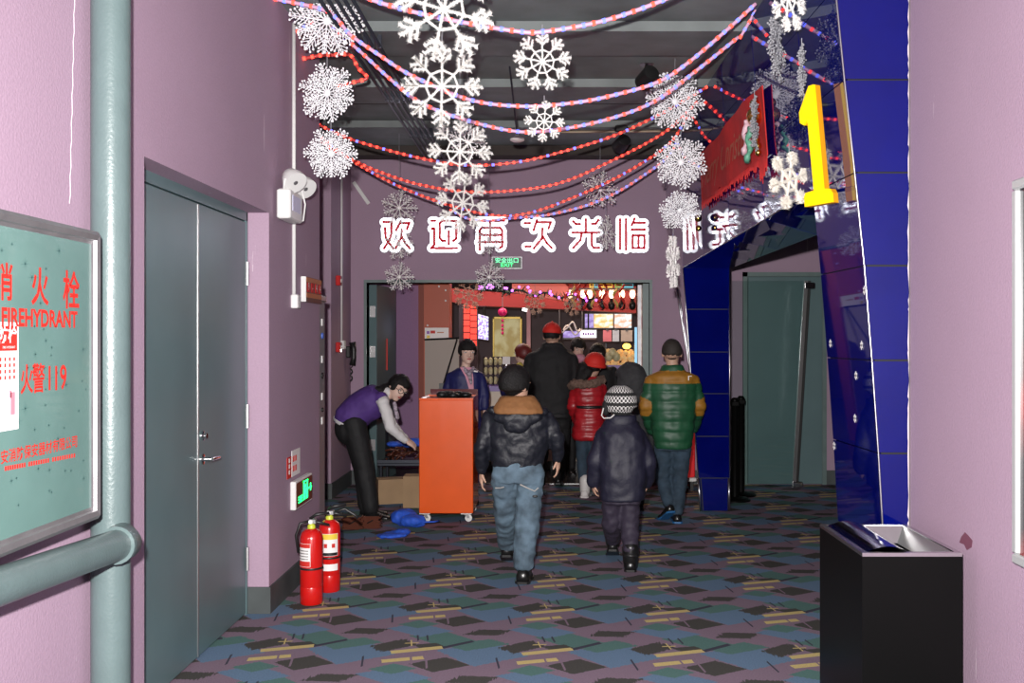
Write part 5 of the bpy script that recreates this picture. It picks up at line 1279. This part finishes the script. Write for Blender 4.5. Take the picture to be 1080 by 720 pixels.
mat('hair auburn', (.13,.012,.012), .5); mat('shoe black', (.008,.008,.008), .3); mat('sole blue', (.02,.12,.3), .5); mat('boot white', (.6,.58,.56), .5)

# --- boy in leather jacket
g = Fig(6.36); o = person('boy in dark leather jacket with tan hood lining and faded jeans', (g.pt(546,0).x, g.Y, 0))
hc = g.pt(543.5, 406); HF = (.62,.78,0); Hs = .245
LL = [(532,500,0,.085),(533,543,.16,.076),(535,574,.48,.064)]; RL = [(560,500,0,.09),(556,550,.0,.08),(552,593,-.02,.068)]
LA = [(517,440,0,.052),(508,470,-.03,.048),(508,494,.04,.042)]; RA = [(577,441,0,.052),(588,464,-.02,.048),(588,481,.05,.042)]
b = MB(); head(b, hc, Hs, HF); b.capsule(g.pt(544,418), g.pt(546,438), .045, .055)
g.loft(b, [(530,562,432,.06),(520,574,440,.08),(523,571,470,.085),(524,569,500,.09)]); legs_body(g, b, (LL, RL)); legs_body(g, b, (LA, RA), .62)
hand(b, g.pt(508,497,.05), (-.05,.1,-1), (.9,.2,.1), .15, 1); hand(b, g.pt(588,483,.06), (.05,.1,-1), (-.9,.2,.1), .15, -1)
bo = finish_body(b, o)
j = MB(); g.loft(j, [(533,557,425,.06),(521,571,431,.09),(513,580,438,.105),(514,581,448,.115),(516,580,465,.118),(518,576,480,.115),(519,573,491,.112)])
g.limb(j, LA); g.limb(j, RA); jk = remesh(j, .010, 4, wrinkle(.011, 13, 1.6)); jo = jk.build('jacket', 'leather', o, True)
hd_ = MB(); hd_.ell(g.pt(546,440,-.09), .165, .06, .055).ell(g.pt(545,448,-.115), .09, .045, .055).ell(g.pt(519,432,-.03), .035,.05,.03).ell(g.pt(573,434,-.03), .035,.05,.03)
remesh(hd_, .010, 3, wrinkle(.006, 20)).build('hood', 'leather', jo, True)
tn_ = MB(); g.loft(tn_, [(528,563,417,.07,-.03),(524,568,424,.085,-.05),(520,572,431,.095,-.065),(521,573,436,.098,-.066)])
remesh(tn_, .010, 2, wrinkle(.005, 18)).build('hood_lining', 'tan suede', jo, True)
t_ = MB(); g.loft(t_, [(521,571,486,.105),(519,574,498,.112),(521,573,508,.11)]); g.limb(t_, LL); g.limb(t_, RL)
tr_ = remesh(t_, .010, 3, wrinkle(.010, 12, 2)); to = tr_.build('jeans', 'faded jeans', o, True)
def patch(mbsrc, fig, pts, r, nm, m, par):
    q = []
    for px, py in pts:
        c = fig.pt(px, py); y = front_y(mbsrc, c.x, c.z)
        q.append(V((c.x, (y if y is not None else c.y)-.004, c.z)))
    MB().tube(q, r, 5).build(nm, m, par)
mat('stitch', (.4,.38,.36), .8)
patch(tr_, g, [(523,513),(528,512.5),(532,511)], .004, 'pocket_seam', 'stitch', to); patch(tr_, g, [(549,508),(556,511.5),(564,515.5),(568,512)], .004, 'pocket_seam', 'stitch', to)
c = g.pt(564.5,521); y = front_y(tr_, c.x, c.z) or c.y; MB().ell((c.x, y, c.z), .018,.006,.009).build('badge', 'black plastic', to)
hair(hc, Hs, HF, low=-.42, front=.5, fringe=.2).build('hair', 'hair', o, True)
shoe(o, g.pt(535,588,.48), (.05,1,0), .22, 'shoe black', heelz=.06, wid=.046, high=.085); shoe(o, g.pt(552,608,-.02), (.1,1,0), .22, 'shoe black', wid=.048, high=.085)

# --- kid in navy coat and knitted hat
g = Fig(6.72); o = person('small kid in navy coat, black boots and knitted black and white hat', (g.pt(656,0).x, g.Y, 0))
hc = g.pt(655, 428); HF = (-.35,.93,-.1); Hs = .225
LL = [(645,528,0,.068),(645,552,.05,.064),(646,566,.25,.058)]; RL = [(665,528,0,.068),(664,556,.02,.064),(665,577,-.06,.058)]
LA = [(637,459,0,.056),(628,485,-.02,.056),(626,508,.03,.05)]; RA = [(674,460,0,.056),(684,487,-.02,.056),(682,508,.06,.05)]
b = MB(); head(b, hc, Hs, HF); b.capsule(g.pt(655,438), g.pt(655,456), .045, .055)
g.loft(b, [(640,670,452,.06),(634,676,460,.08),(635,676,500,.09),(637,674,530,.09)]); legs_body(g, b, (LL, RL)); legs_body(g, b, (LA, RA), .6)
hand(b, g.pt(626,510,.03), (.1,.2,-1), (.9,.2,.1), .12, 1, .9); hand(b, g.pt(682,509,.06), (-.1,.3,-1), (-.9,.2,.1), .12, -1, .9)
finish_body(b, o)
j = MB(); g.loft(j, [(641,669,439,.065),(637,673,446,.085),(631,680,455,.115),(630,682,470,.13),(630,682,495,.135),(631,681,515,.135),(633,679,527,.13)])
g.limb(j, LA); g.limb(j, RA); jk = remesh(j, .010, 4, wrinkle(.010, 9, 1.3)); jo = jk.build('coat', 'navy nylon', o, True)
g2 = MB(); g.loft(g2, [(640,671,437,.075),(639,672,443,.085),(640,670,448,.085)]); remesh(g2, .010, 2).build('collar', 'navy nylon', jo, True)
t_ = MB(); g.loft(t_, [(634,677,518,.11),(635,676,530,.115)]); g.limb(t_, LL); g.limb(t_, RL); remesh(t_, .010, 3, wrinkle(.009, 14, 1.6)).build('trousers', 'plum trousers', o, True)
km = mat('knit pattern', (.02,.02,.02), .9, bump=.6, bscale=150); t = NT(km); tc = t.n('ShaderNodeTexCoord').outputs['Object']
sx = t.n('ShaderNodeSeparateXYZ'); t.put(sx.inputs[0], tc)
an = t.op('ARCTAN2', t.op('ADD', sx.outputs[1], 0.0), sx.outputs[0]); zz_ = sx.outputs[2]
ch1 = t.n('ShaderNodeTexChecker'); cb = t.n('ShaderNodeCombineXYZ'); t.put(cb.inputs[0], t.op('MULTIPLY', an, 9)); t.put(cb.inputs[1], t.op('MULTIPLY', zz_, 60)); t.put(cb.inputs[2], .5)
t.put(ch1.inputs['Vector'], cb.outputs[0]); ch1.inputs['Scale'].default_value = 1; ch1.inputs['Color1'].default_value = (.02,.02,.02,1); ch1.inputs['Color2'].default_value = (.7,.68,.66,1)
stp = t.op('GREATER_THAN', t.op('SINE', t.op('MULTIPLY', zz_, 95)), .55)
t.put(t.b.inputs['Base Color'], t.mix(stp, ch1.outputs[0], (.02,.02,.02,1)))
r_, f_, u_ = axes(HF, (-.15,0,1)); hw = MB().ell(hc+u_*.02, .112, .125, .125, (r_, f_, u_), 28, 18, lambda q: (1.0 if q.z > -.42 and not (q.y > .5 and q.z < .25) else .8)+.012*noise.noise(q*12))
hp_ = empty('knitted_hat_tmp', tuple(hc)); ho = hw.build('knitted_hat', 'knit pattern', None, True, loc=tuple(hc)); bpy.data.objects.remove(hp_)
ho.parent = o; ho.location = hc-ORG[o]
ef = MB(); ef.ell(g.pt(639,430,-.02), .028, .04, .055); ORG[ho] = hc
ef.build('ear_flap', 'black wool', ho, True)
MB().tube([g.pt(636.5,430,-.06), g.pt(634.5,438,-.06), g.pt(637,441,-.07), g.pt(644,440.5,-.09), g.pt(648,437,-.1)], .005, 6).build('cord', 'boot white', ho, True)
for an_, d_, hz2 in ((g.pt(646,582,.30), (.05,1,0), .06), (g.pt(665,592,-.06), (.1,1,0), .0)):
    shoe(o, an_, d_, .2, 'shoe black', heelz=hz2, nm='boot'); MB().capsule(V((an_.x,an_.y,.06+hz2)), V((an_.x,an_.y,.15+hz2)), .052, .058).build('boot_shaft', 'shoe black', o, True)
    MB().lathe((an_.x,an_.y,.10+hz2), [(.056,0),(.059,.008),(.056,.016)], 16).build('boot_strap', 'black plastic', o, True)

# --- boy in green and mustard jacket
g = Fig(8.46); o = person('boy in green puffer jacket with mustard yoke and elbow patches', (g.pt(708,0).x, g.Y, 0))
hc = g.pt(708.5, 372); HF = (.05,1,0); Hs = .235
LL = [(700,470,0,.085),(699,505,.06,.066),(705,529,-.04,.056)]; RL = [(719,470,0,.085),(717,508,.02,.066),(714,538,-.05,.056)]
LA = [(688,403,0,.068),(681,428,-.01,.062),(688,452,.16,.055)]; RA = [(730,403,0,.068),(737,428,-.01,.062),(731,450,.18,.055)]
b = MB(); head(b, hc, Hs, HF); b.capsule(g.pt(709,382), g.pt(709,396), .05, .06)
g.loft(b, [(698,721,394,.07),(690,728,400,.09),(692,727,440,.1),(692,727,470,.1)]); legs_body(g, b, (LL, RL)); legs_body(g, b, (LA, RA), .6)
hand(b, g.pt(690,455,.18), (.3,.4,-.9), (.7,.3,.1), .16, 1); hand(b, g.pt(729,453,.2), (-.3,.4,-.9), (-.7,.3,.1), .16, -1)
finish_body(b, o)
j = MB(); g.loft(j, [(699,719,385,.07),(696,722,390,.09),(685,733,396,.12),(684,735,410,.135),(685,734,430,.14),(687,732,450,.14),(689,730,466,.135),(691,728,472,.125)])
g.limb(j, LA); g.limb(j, RA); jk = remesh(j, .011, 3, puffer(.010, .085)); zy = g.pt(0,403.5).z; zc = g.pt(0,390.5).z
el_, er_ = g.pt(679,428), g.pt(739,428)
main, rest = split(jk, lambda c: (zy < c.z < zc) or (min((c-el_).length, (c-er_).length) < .095 and abs(c.x-g.pt(709,0).x) > .17 and abs(c.z-el_.z) < .085))
jo = main.build('jacket', 'green nylon', o, True); rest.build('mustard_panels', 'mustard', jo, True)
text('chest_logo', 'Γ', tuple(g.pt(727.5,399,-.145)), (1,0,0), (0,0,1), .05, 'sticker white', jo, bold=.01, sx=1.3)
t_ = MB(); g.loft(t_, [(690,729,464,.11),(690,729,474,.115)]); g.limb(t_, LL); g.limb(t_, RL); remesh(t_, .010, 3, wrinkle(.008, 14, 1.6)).build('jeans', 'dark jeans', o, True)
hair(hc, Hs, HF, low=-.30, front=.55, grow=1.02, fringe=.3).build('hair', 'hair cropped', o, True)
shoe(o, g.pt(705,536,-.06), (-.3,1,0), .24, 'shoe black', heelz=.09, sm='sole blue'); shoe(o, g.pt(714,542,-.05), (.05,1,0), .24, 'shoe black', sm='sole blue')

# --- man in black with red cap
g = Fig(10.1); o = person('tall man in black jacket wearing a red cap, walking into the doorway', (g.pt(581,0).x, g.Y, 0))
hc = g.pt(582, 354); HF = (.2,1,0); Hs = .24
LL = [(572,435,0,.10),(570,475,.02,.085),(568,508,-.05,.07)]; RL = [(592,435,0,.10),(592,472,.08,.085),(589,502,.28,.07)]
LA = [(561,379,0,.075),(555,405,0,.068),(557,432,.12,.06)]; RA = [(602,379,0,.075),(606,404,0,.068),(603,428,.14,.06)]
b = MB(); head(b, hc, Hs, HF); b.capsule(g.pt(582,362), g.pt(582,376), .055, .065)
g.loft(b, [(571,594,372,.08),(563,600,380,.1),(564,600,410,.11),(565,600,440,.11)]); legs_body(g, b, (LL, RL)); legs_body(g, b, (LA, RA), .6)
hand(b, g.pt(558,434,.14), (.1,.3,-1), (.8,.2,.1), .18, 1); hand(b, g.pt(602,430,.16), (-.1,.3,-1), (-.8,.2,.1), .18, -1)
finish_body(b, o)
j = MB(); g.loft(j, [(572,593,361,.08),(569,596,367,.1),(559,604,373,.13),(556,606,385,.145),(558,605,405,.15),(560,603,425,.15),(560,602,436,.145)])
g.limb(j, LA); g.limb(j, RA); remesh(j, .012, 4, wrinkle(.010, 9, 1.4)).build('jacket', 'black wool', o, True)
t_ = MB(); g.loft(t_, [(561,602,428,.13),(560,603,440,.135)]); g.limb(t_, LL); g.limb(t_, RL); remesh(t_, .012, 3, wrinkle(.009, 10, 1.5)).build('trousers', 'black trousers', o, True)
hair(hc, Hs, HF, low=-.38, front=.5, grow=1.0).build('hair', 'hair', o, True)
r_, f_, u_ = axes(HF, (0,-.15,1)); cp = MB().ell(hc+u_*.035, .097, .118, .105, (r_, f_, u_), 26, 18, lambda q: 1 if q.z > -.12 else .8).build('cap', 'cap red', o, True)
MB().ell(hc+u_*.03+f_*.14, .075, .075, .012, (r_, f_, u_)).build('cap_peak', 'cap red', cp, True)
MB().ell(hc+u_*.142, .012, .012, .008).build('cap_button', 'cap red', cp, True)
shoe(o, g.pt(568,512,-.05), (0,1,0), .27, 'shoe black'); shoe(o, g.pt(589,506,.28), (.1,1,0), .27, 'shoe black', heelz=.04)

# --- girl in red puffer coat
g = Fig(9.78); o = person('girl in red puffer coat with fur collar, red hat and white boots', (g.pt(621,0).x, g.Y, 0))
hc = g.pt(625.5, 386); HF = (.2,1,0); Hs = .22
LL = [(614,460,0,.07),(614,490,.02,.056),(617,512,-.04,.05)]; RL = [(627,460,0,.07),(628,488,.08,.056),(629,508,.18,.05)]
LA = [(608,410,0,.06),(604,428,0,.055),(609,444,.15,.048)]; RA = [(634,410,0,.06),(638,428,0,.055),(635,444,.14,.048)]
b = MB(); head(b, hc, Hs, HF); b.capsule(g.pt(624,393), g.pt(622,404), .042, .05)
g.loft(b, [(613,631,402,.06),(609,633,408,.08),(610,632,430,.085),(610,632,462,.09)]); legs_body(g, b, (LL, RL)); legs_body(g, b, (LA, RA), .6)
hand(b, g.pt(611,446,.17), (.3,.4,-.8), (.8,.2,.1), .15, 1); hand(b, g.pt(633,446,.16), (-.3,.4,-.8), (-.8,.2,.1), .15, -1)
finish_body(b, o)
j = MB(); g.loft(j, [(614,632,397,.08),(607,635,403,.11),(604,637,412,.125),(606,636,428,.12),(605,637,445,.135),(603,638,460,.14),(605,637,464,.13)])
g.limb(j, LA); g.limb(j, RA); jo = remesh(j, .011, 3, puffer(.010, .07)).build('coat', 'red nylon', o, True)
fc_ = MB(); pts = [g.pt(603,407,-.03), g.pt(606,404,-.11), g.pt(617,405.5,-.15), g.pt(628,404,-.12), g.pt(635,400,-.04)]
for a, b2 in zip(pts, pts[1:]): fc_.capsule(a, b2, .042, .042)
remesh(fc_, .010, 1, wrinkle(.014, 40)).build('fur_collar', 'fur', jo, True)
bt = MB(); g.loft(bt, [(606,636,427,.135),(606,636,430,.135)]); bt.build('belt', 'black plastic', jo, True)
t_ = MB(); g.loft(t_, [(607,634,452,.1),(608,633,464,.1)]); g.limb(t_, LL); g.limb(t_, RL); remesh(t_, .011, 3, wrinkle(.006, 14)).build('jeans', 'dark jeans', o, True)
hh = hair(hc, Hs, HF, low=-.6, grow=1.05); hh.capsule(g.pt(615,388,-.05), g.pt(611,400,-.08), .06, .045).capsule(g.pt(620,392,-.09), g.pt(612,402,-.1), .05, .04)
remesh(hh, .010, 2, wrinkle(.006, 30)).build('hair', 'hair', o, True)
r_, f_, u_ = axes(HF, (.1,-.2,1)); ht = MB().ell(hc+u_*.035+V((.012,0,0)), .108, .118, .105, (r_, f_, u_), 26, 18, lambda q: 1 if q.z > -.25 else .8).build('hat', 'cap red', o, True)
MB().lathe(hc+u_*.0+V((.012,0,0)), [(.106,-.01),(.118,0),(.116,.025),(.104,.032)], 24, u_).build('hat_brim', 'cap red', ht, True)
for an_, d_ in ((g.pt(617,516,-.04), (.2,1,0)), (g.pt(629,511,.18), (.1,1,0))):
    shoe(o, an_, d_, .22, 'boot white', sm='boot white', nm='boot'); MB().capsule(V((an_.x,an_.y,.06)), V((an_.x,an_.y,.17)), .05, .055).build('boot_shaft', 'boot white', o, True)

# --- figure in grey hood
g = Fig(9.05); o = person('kid in grey hooded coat half hidden behind the knitted hat', (g.pt(667,0).x, g.Y, 0))
hc = g.pt(664, 405); HF = (-.75,.65,-.1); Hs = .23
LL = [(659,480,0,.07),(659,508,.03,.06),(659,528,.0,.05)]; RL = [(674,480,0,.07),(674,508,.03,.06),(674,530,-.05,.05)]
LA = [(652,438,0,.06),(648,460,0,.055),(652,482,.1,.05)]; RA = [(682,438,0,.06),(686,460,0,.055),(683,482,.1,.05)]
b = MB(); head(b, hc, Hs, HF); b.capsule(g.pt(665,412), g.pt(666,430), .045, .055)
g.loft(b, [(655,677,428,.06),(652,682,436,.08),(653,681,470,.09),(653,681,490,.09)]); legs_body(g, b, (LL, RL)); legs_body(g, b, (LA, RA), .6)
hand(b, g.pt(653,484,.11), (.1,.3,-1), (.8,.2,.1), .15, 1); hand(b, g.pt(682,484,.11), (-.1,.3,-1), (-.8,.2,.1), .15, -1); finish_body(b, o)
j = MB(); g.loft(j, [(654,680,424,.1),(650,684,434,.12),(649,685,450,.13),(650,684,480,.135),(651,683,498,.13)]); g.limb(j, LA); g.limb(j, RA)
jo = remesh(j, .012, 3, wrinkle(.009, 10)).build('coat', 'grey fleece', o, True)
r_, f_, u_ = axes(HF, (0,-.1,1)); hm_ = MB().ell(hc+u_*.02-f_*.02, .135, .165, .185, (r_, f_, u_), 26, 20, lambda q: (1 if not (q.y > .62 and q.z < .45) else .72)+.03*noise.noise(q*4)); hm_.ell(g.pt(668,424,-.02), .14, .13, .08)
remesh(hm_, .011, 2, wrinkle(.008, 14)).build('hood', 'grey fleece', jo, True)
t_ = MB(); g.loft(t_, [(653,681,478,.1),(653,681,490,.1)]); g.limb(t_, LL); g.limb(t_, RL); remesh(t_, .012, 3).build('trousers', 'black trousers', o, True)
for px, dy in ((659,0),(674,-.05)): shoe(o, g.pt(px,532,dy), (0,1,0), .22, 'shoe black')

# --- usherette in navy suit
g = Fig(9.4); o = person('woman in navy suit with pink shirt and patterned scarf behind the orange box', (g.pt(490,0).x, g.Y, 0))
hc = g.pt(493, 371); HF = (.28,-.95,-.05); Hs = .228
LL = [(483,450,0,.09),(483,485,0,.075),(483,513,0,.055)]; RL = [(500,450,0,.09),(500,485,0,.075),(500,513,0,.055)]
LA = [(476,398,0,.055),(470,418,.02,.05),(471,440,-.06,.042)]; RA = [(506,398,0,.055),(511,415,.02,.05),(511,429,-.02,.042)]
b = MB(); head(b, hc, Hs, HF); b.capsule(g.pt(492,380), g.pt(490,394), .04, .05)
g.loft(b, [(481,501,391,.06),(475,507,398,.08),(478,505,420,.085),(476,507,450,.1)]); legs_body(g, b, (LL, RL)); legs_body(g, b, (LA, RA), .62)
hand(b, g.pt(471,442,-.06), (0,-.2,-1), (.9,0,0), .16, -1); hand(b, g.pt(511,431,-.02), (0,-.15,-1), (-.9,0,0), .165, 1)
bo = finish_body(b, o, 'skin pale'); features(bo, hc, Hs, HF)
j = MB(); g.loft(j, [(483,501,387.5,.07),(477,506,391.5,.09),(473,509,397,.105),(474,508,408,.11),(476,506,425,.11),(474,508,440,.115),(472,510,452,.12)])
g.limb(j, LA); g.limb(j, RA); jk = remesh(j, .010, 3, wrinkle(.006, 12)); jo = jk.build('jacket', 'suit navy', o, True)
def vpoly(px_, nm, m, par, dz=0):
    mb = MB(); q = []
    for x, y in px_:
        c = g.pt(x, y); yy = front_y(jk, c.x, c.z, .03) or c.y-.1; q.append(V((c.x, yy-.008-dz, c.z)))
    mb.prism(q, (0,.03,0)); return mb.build(nm, m, par)
vpoly([(486,387),(492,397),(499,421),(501,421),(500,397),(498,387)], 'shirt', 'pink shirt', jo)
sc_ = MB(); sc_.capsule(g.pt(489,388,-.07), g.pt(494,394,-.11), .02,.022).capsule(g.pt(499,388,-.06), g.pt(495,394,-.11), .018,.022).capsule(g.pt(495,394,-.115), g.pt(497,404,-.125), .022,.014).ell(g.pt(495,394,-.12), .022,.018,.02)
remesh(sc_, .007, 1).build('scarf', 'scarf print', jo, True)
c = g.pt(502.5,391); vpoly([(500.5,390.2),(504.5,390.8),(504.5,392.2),(500.5,391.6)], 'name_badge', 'sticker white', jo, .004)
t_ = MB(); g.loft(t_, [(474,508,446,.115),(472,511,465,.125),(473,511,490,.12),(475,510,508,.11)]); remesh(t_, .011, 2, wrinkle(.006, 9, .4)).build('skirt', 'suit navy', o, True)
hair(hc, Hs, HF, low=-.45, front=.34, grow=1.08, fringe=.10).build('hair', 'hair', o, True)
for px in (483,500): shoe(o, g.pt(px,520), (.1,-1,0), .23, 'shoe black')

# --- woman bending over in purple vest
g = Fig(8.62); o = person('woman in purple vest and glasses bending over beside the orange box', (g.pt(388,0).x, g.Y, 0))
hc = g.pt(420, 408.5); HF = (.62,-.66,-.42); HU = (.45,.1,.9); Hs = .225
LL = [(371,448,.09,.105),(382,492,.09,.082),(386,533,.09,.07)]; RL = [(374,448,-.09,.105),(384,492,-.09,.082),(391,535,-.10,.07)]
NA = [(404,424,-.15,.052),(412,451,-.16,.046),(427,464,-.10,.034)]; FA_ = [(403,422,.13,.05),(414,449,.14,.044),(427,462.5,.06,.034)]
def spine(mb, pts, sw, sn, n=20):
    ps = [g.pt(*p) for p in pts]; rings = []
    for i, p in enumerate(ps):
        tg = (ps[min(i+1, len(ps)-1)]-ps[max(i-1, 0)]).normalized(); sd = V((0,1,0)); nr = tg.cross(sd).normalized()
        rings.append([p+sd*sw[i]*math.cos(2*math.pi*k/n)+nr*sn[i]*math.sin(2*math.pi*k/n) for k in range(n)])
    return mb.rings(rings)
b = MB(); head(b, hc, Hs, HF, HU); b.capsule(g.pt(405,417), hc-V(HU).normalized()*.05, .05, .045)
SP = [(371,450),(373,441),(382,431),(392,424),(401,418),(406,415)]
spine(b, SP, [.10,.13,.12,.13,.13,.06], [.08,.10,.09,.10,.09,.05]); legs_body(g, b, (LL, RL)); legs_body(g, b, (NA, FA_), .7)
hand(b, g.pt(428,464.5,-.10), (.8,.25,-.5), (.2,.5,-.8), .15, 1, .7); hand(b, g.pt(428,463,.06), (.8,-.1,-.45), (.2,-.5,-.8), .15, -1, .7)
bo = finish_body(b, o, 'skin pale'); features(bo, hc, Hs, HF, HU, True)
v_ = MB(); spine(v_, [(368,448),(369.5,441),(379,432),(390,425),(400,418.5),(405,415)], [.13,.165,.165,.175,.165,.08], [.135,.15,.15,.155,.13,.07])
v_.capsule(g.pt(402,420,-.13), g.pt(404,424,-.14), .058, .05); v_.capsule(g.pt(402,419,.12), g.pt(403,423,.12), .058, .05)
vm = remesh(v_, .011, 3, wrinkle(.006, 11)); vo = vm.build('vest', 'vest purple', o, True)
w_ = MB(); g.limb(w_, NA); g.limb(w_, FA_); w_.capsule(g.pt(402,420,-.1), g.pt(404,424,-.15), .062, .058); w_.capsule(g.pt(402,420,.08), g.pt(403,423,.13), .055, .053)
w_.capsule(g.pt(404,416.5), g.pt(408,414.5), .066, .06)
spine(w_, [(366.5,450),(368.5,446)], [.14,.16], [.14,.15])
remesh(w_, .010, 3, wrinkle(.007, 16)).build('shirt', 'white shirt', o, True)
tb_ = MB(); tb_.capsule(g.pt(416,425,-.12), g.pt(419,440,-.11), .016, .02); tb_.build('neck_scarf', 'scarf print', o, True)
t_ = MB(); t_.ell(g.pt(370,452), .14, .17, .15); g.limb(t_, LL); g.limb(t_, RL); remesh(t_, .011, 3, wrinkle(.006, 10)).build('trousers', 'black trousers', o, True)
hh = hair(hc, Hs, HF, HU, low=-.5, front=.40, grow=1.1, fringe=.30); hh.capsule(g.pt(410,410,.06), g.pt(399,412,-.04), .06, .045); hh.capsule(g.pt(399,412,-.05), g.pt(390,413.5,-.10), .045, .02)
remesh(hh, .009, 1, wrinkle(.004, 30)).build('hair', 'hair', o, True)
shoe(o, g.pt(388,540,.09), (1,-.1,0), .24, 'shoe black'); shoe(o, g.pt(392,542,-.10), (1,-.25,0), .24, 'shoe black')

# --- customers further back
def customer(px, ytop, Y, label, coat, face, hairm, wide=20, extra=None):
    g = Fig(Y); S = g.S; o = person(label, (g.pt(px,0).x, Y, 0)); h = .225; hp = h/S; hc = g.pt(px, ytop+hp*.55); ys = ytop+hp*1.28; W = .20/S; fl_ = VY+F*H0/Y
    b = MB(); head(b, hc, h, face); b.capsule(hc-V((0,0,.06)), g.pt(px,ys), .042, .05)
    LA = [(px-W*.85,ys+2,0,.055),(px-W*1.05,ys+22,0,.05),(px-W*.8,ys+42,.1,.042)]; RA = [(px+W*.85,ys+2,0,.055),(px+W*1.05,ys+22,0,.05),(px+W*.8,ys+42,.1,.042)]
    LL = [(px-7,ys+55,0,.08),(px-7,ys+85,0,.065),(px-7,fl_-7,0,.05)]; RL = [(px+7,ys+55,0,.08),(px+7,ys+85,0,.065),(px+7,fl_-7,0,.05)]
    g.loft(b, [(px-W*.5,px+W*.5,ys-2,.06),(px-W*.8,px+W*.8,ys+3,.08),(px-W*.7,px+W*.7,ys+30,.09),(px-W*.7,px+W*.7,ys+58,.1)]); legs_body(g, b, (LA,RA), .62); legs_body(g, b, (LL,RL))
    hand(b, g.pt(px-W*.8,ys+44,.11), (0,.3,-1), (.9,0,0), .16, 1); hand(b, g.pt(px+W*.8,ys+44,.11), (0,.3,-1), (-.9,0,0), .16, -1)
    bo = finish_body(b, o, 'skin pale'); features(bo, hc, h, face)
    j = MB(); g.loft(j, [(px-W*.45,px+W*.45,ys-4,.07),(px-W*.9,px+W*.9,ys+1,.11),(px-W*.95,px+W*.95,ys+10,.12),(px-W*.85,px+W*.85,ys+35,.12),(px-W*.95,px+W*.95,ys+62,.13)]); g.limb(j, LA); g.limb(j, RA)
    jo = remesh(j, .014, 3, wrinkle(.008, 10)).build('coat', coat, o, True)
    t_ = MB(); g.limb(t_, LL); g.limb(t_, RL); t_.ell(g.pt(px,ys+55), .13,.11,.09); remesh(t_, .014, 2).build('trousers', 'black trousers', o, True)
    hair(hc, h, face, low=-.45, grow=1.1, fringe=.2).build('hair', hairm, o, True)
    for q in (-7, 7): shoe(o, g.pt(px+q, fl_-2), (face[0]*.3, face[1], 0), .23, 'shoe black')
    return g, o, jo, ys
g, o, jo, ys = customer(609.5, 355, 11.42, 'dark haired customer in black with pink scarf right of the red cap', 'black wool', (.3,-.9,-.35), 'hair')
fx = MB().capsule(g.pt(605,ys-3,-.1), g.pt(613,ys-4,-.1), .05, .05).capsule(g.pt(609,ys,-.13), g.pt(606,ys+14,-.14), .04, .03); remesh(fx, .012, 2).build('scarf', 'pink shirt', jo, True)
g, o, jo, ys = customer(630, 361.5, 10.78, 'dark haired customer looking back above the red hat', 'black wool', (-.3,-.95,0), 'hair')
MB().tube([g.pt(624,ys-3,-.08), g.pt(630,ys+1,-.11), g.pt(636,ys-3,-.08)], .03, 8).build('collar', 'grey fleece', jo, True)
g, o, jo, ys = customer(551, 362, 11.35, 'customer in dark blue with reddish hair and yellow scarf behind the leather jacket boy', 'suit navy', (-.8,.6,0), 'hair auburn')
fx = MB().capsule(g.pt(548,ys-3,-.1), g.pt(546,ys+13,-.13), .045, .04); remesh(fx, .012, 2).build('scarf', 'label gold', jo, True)
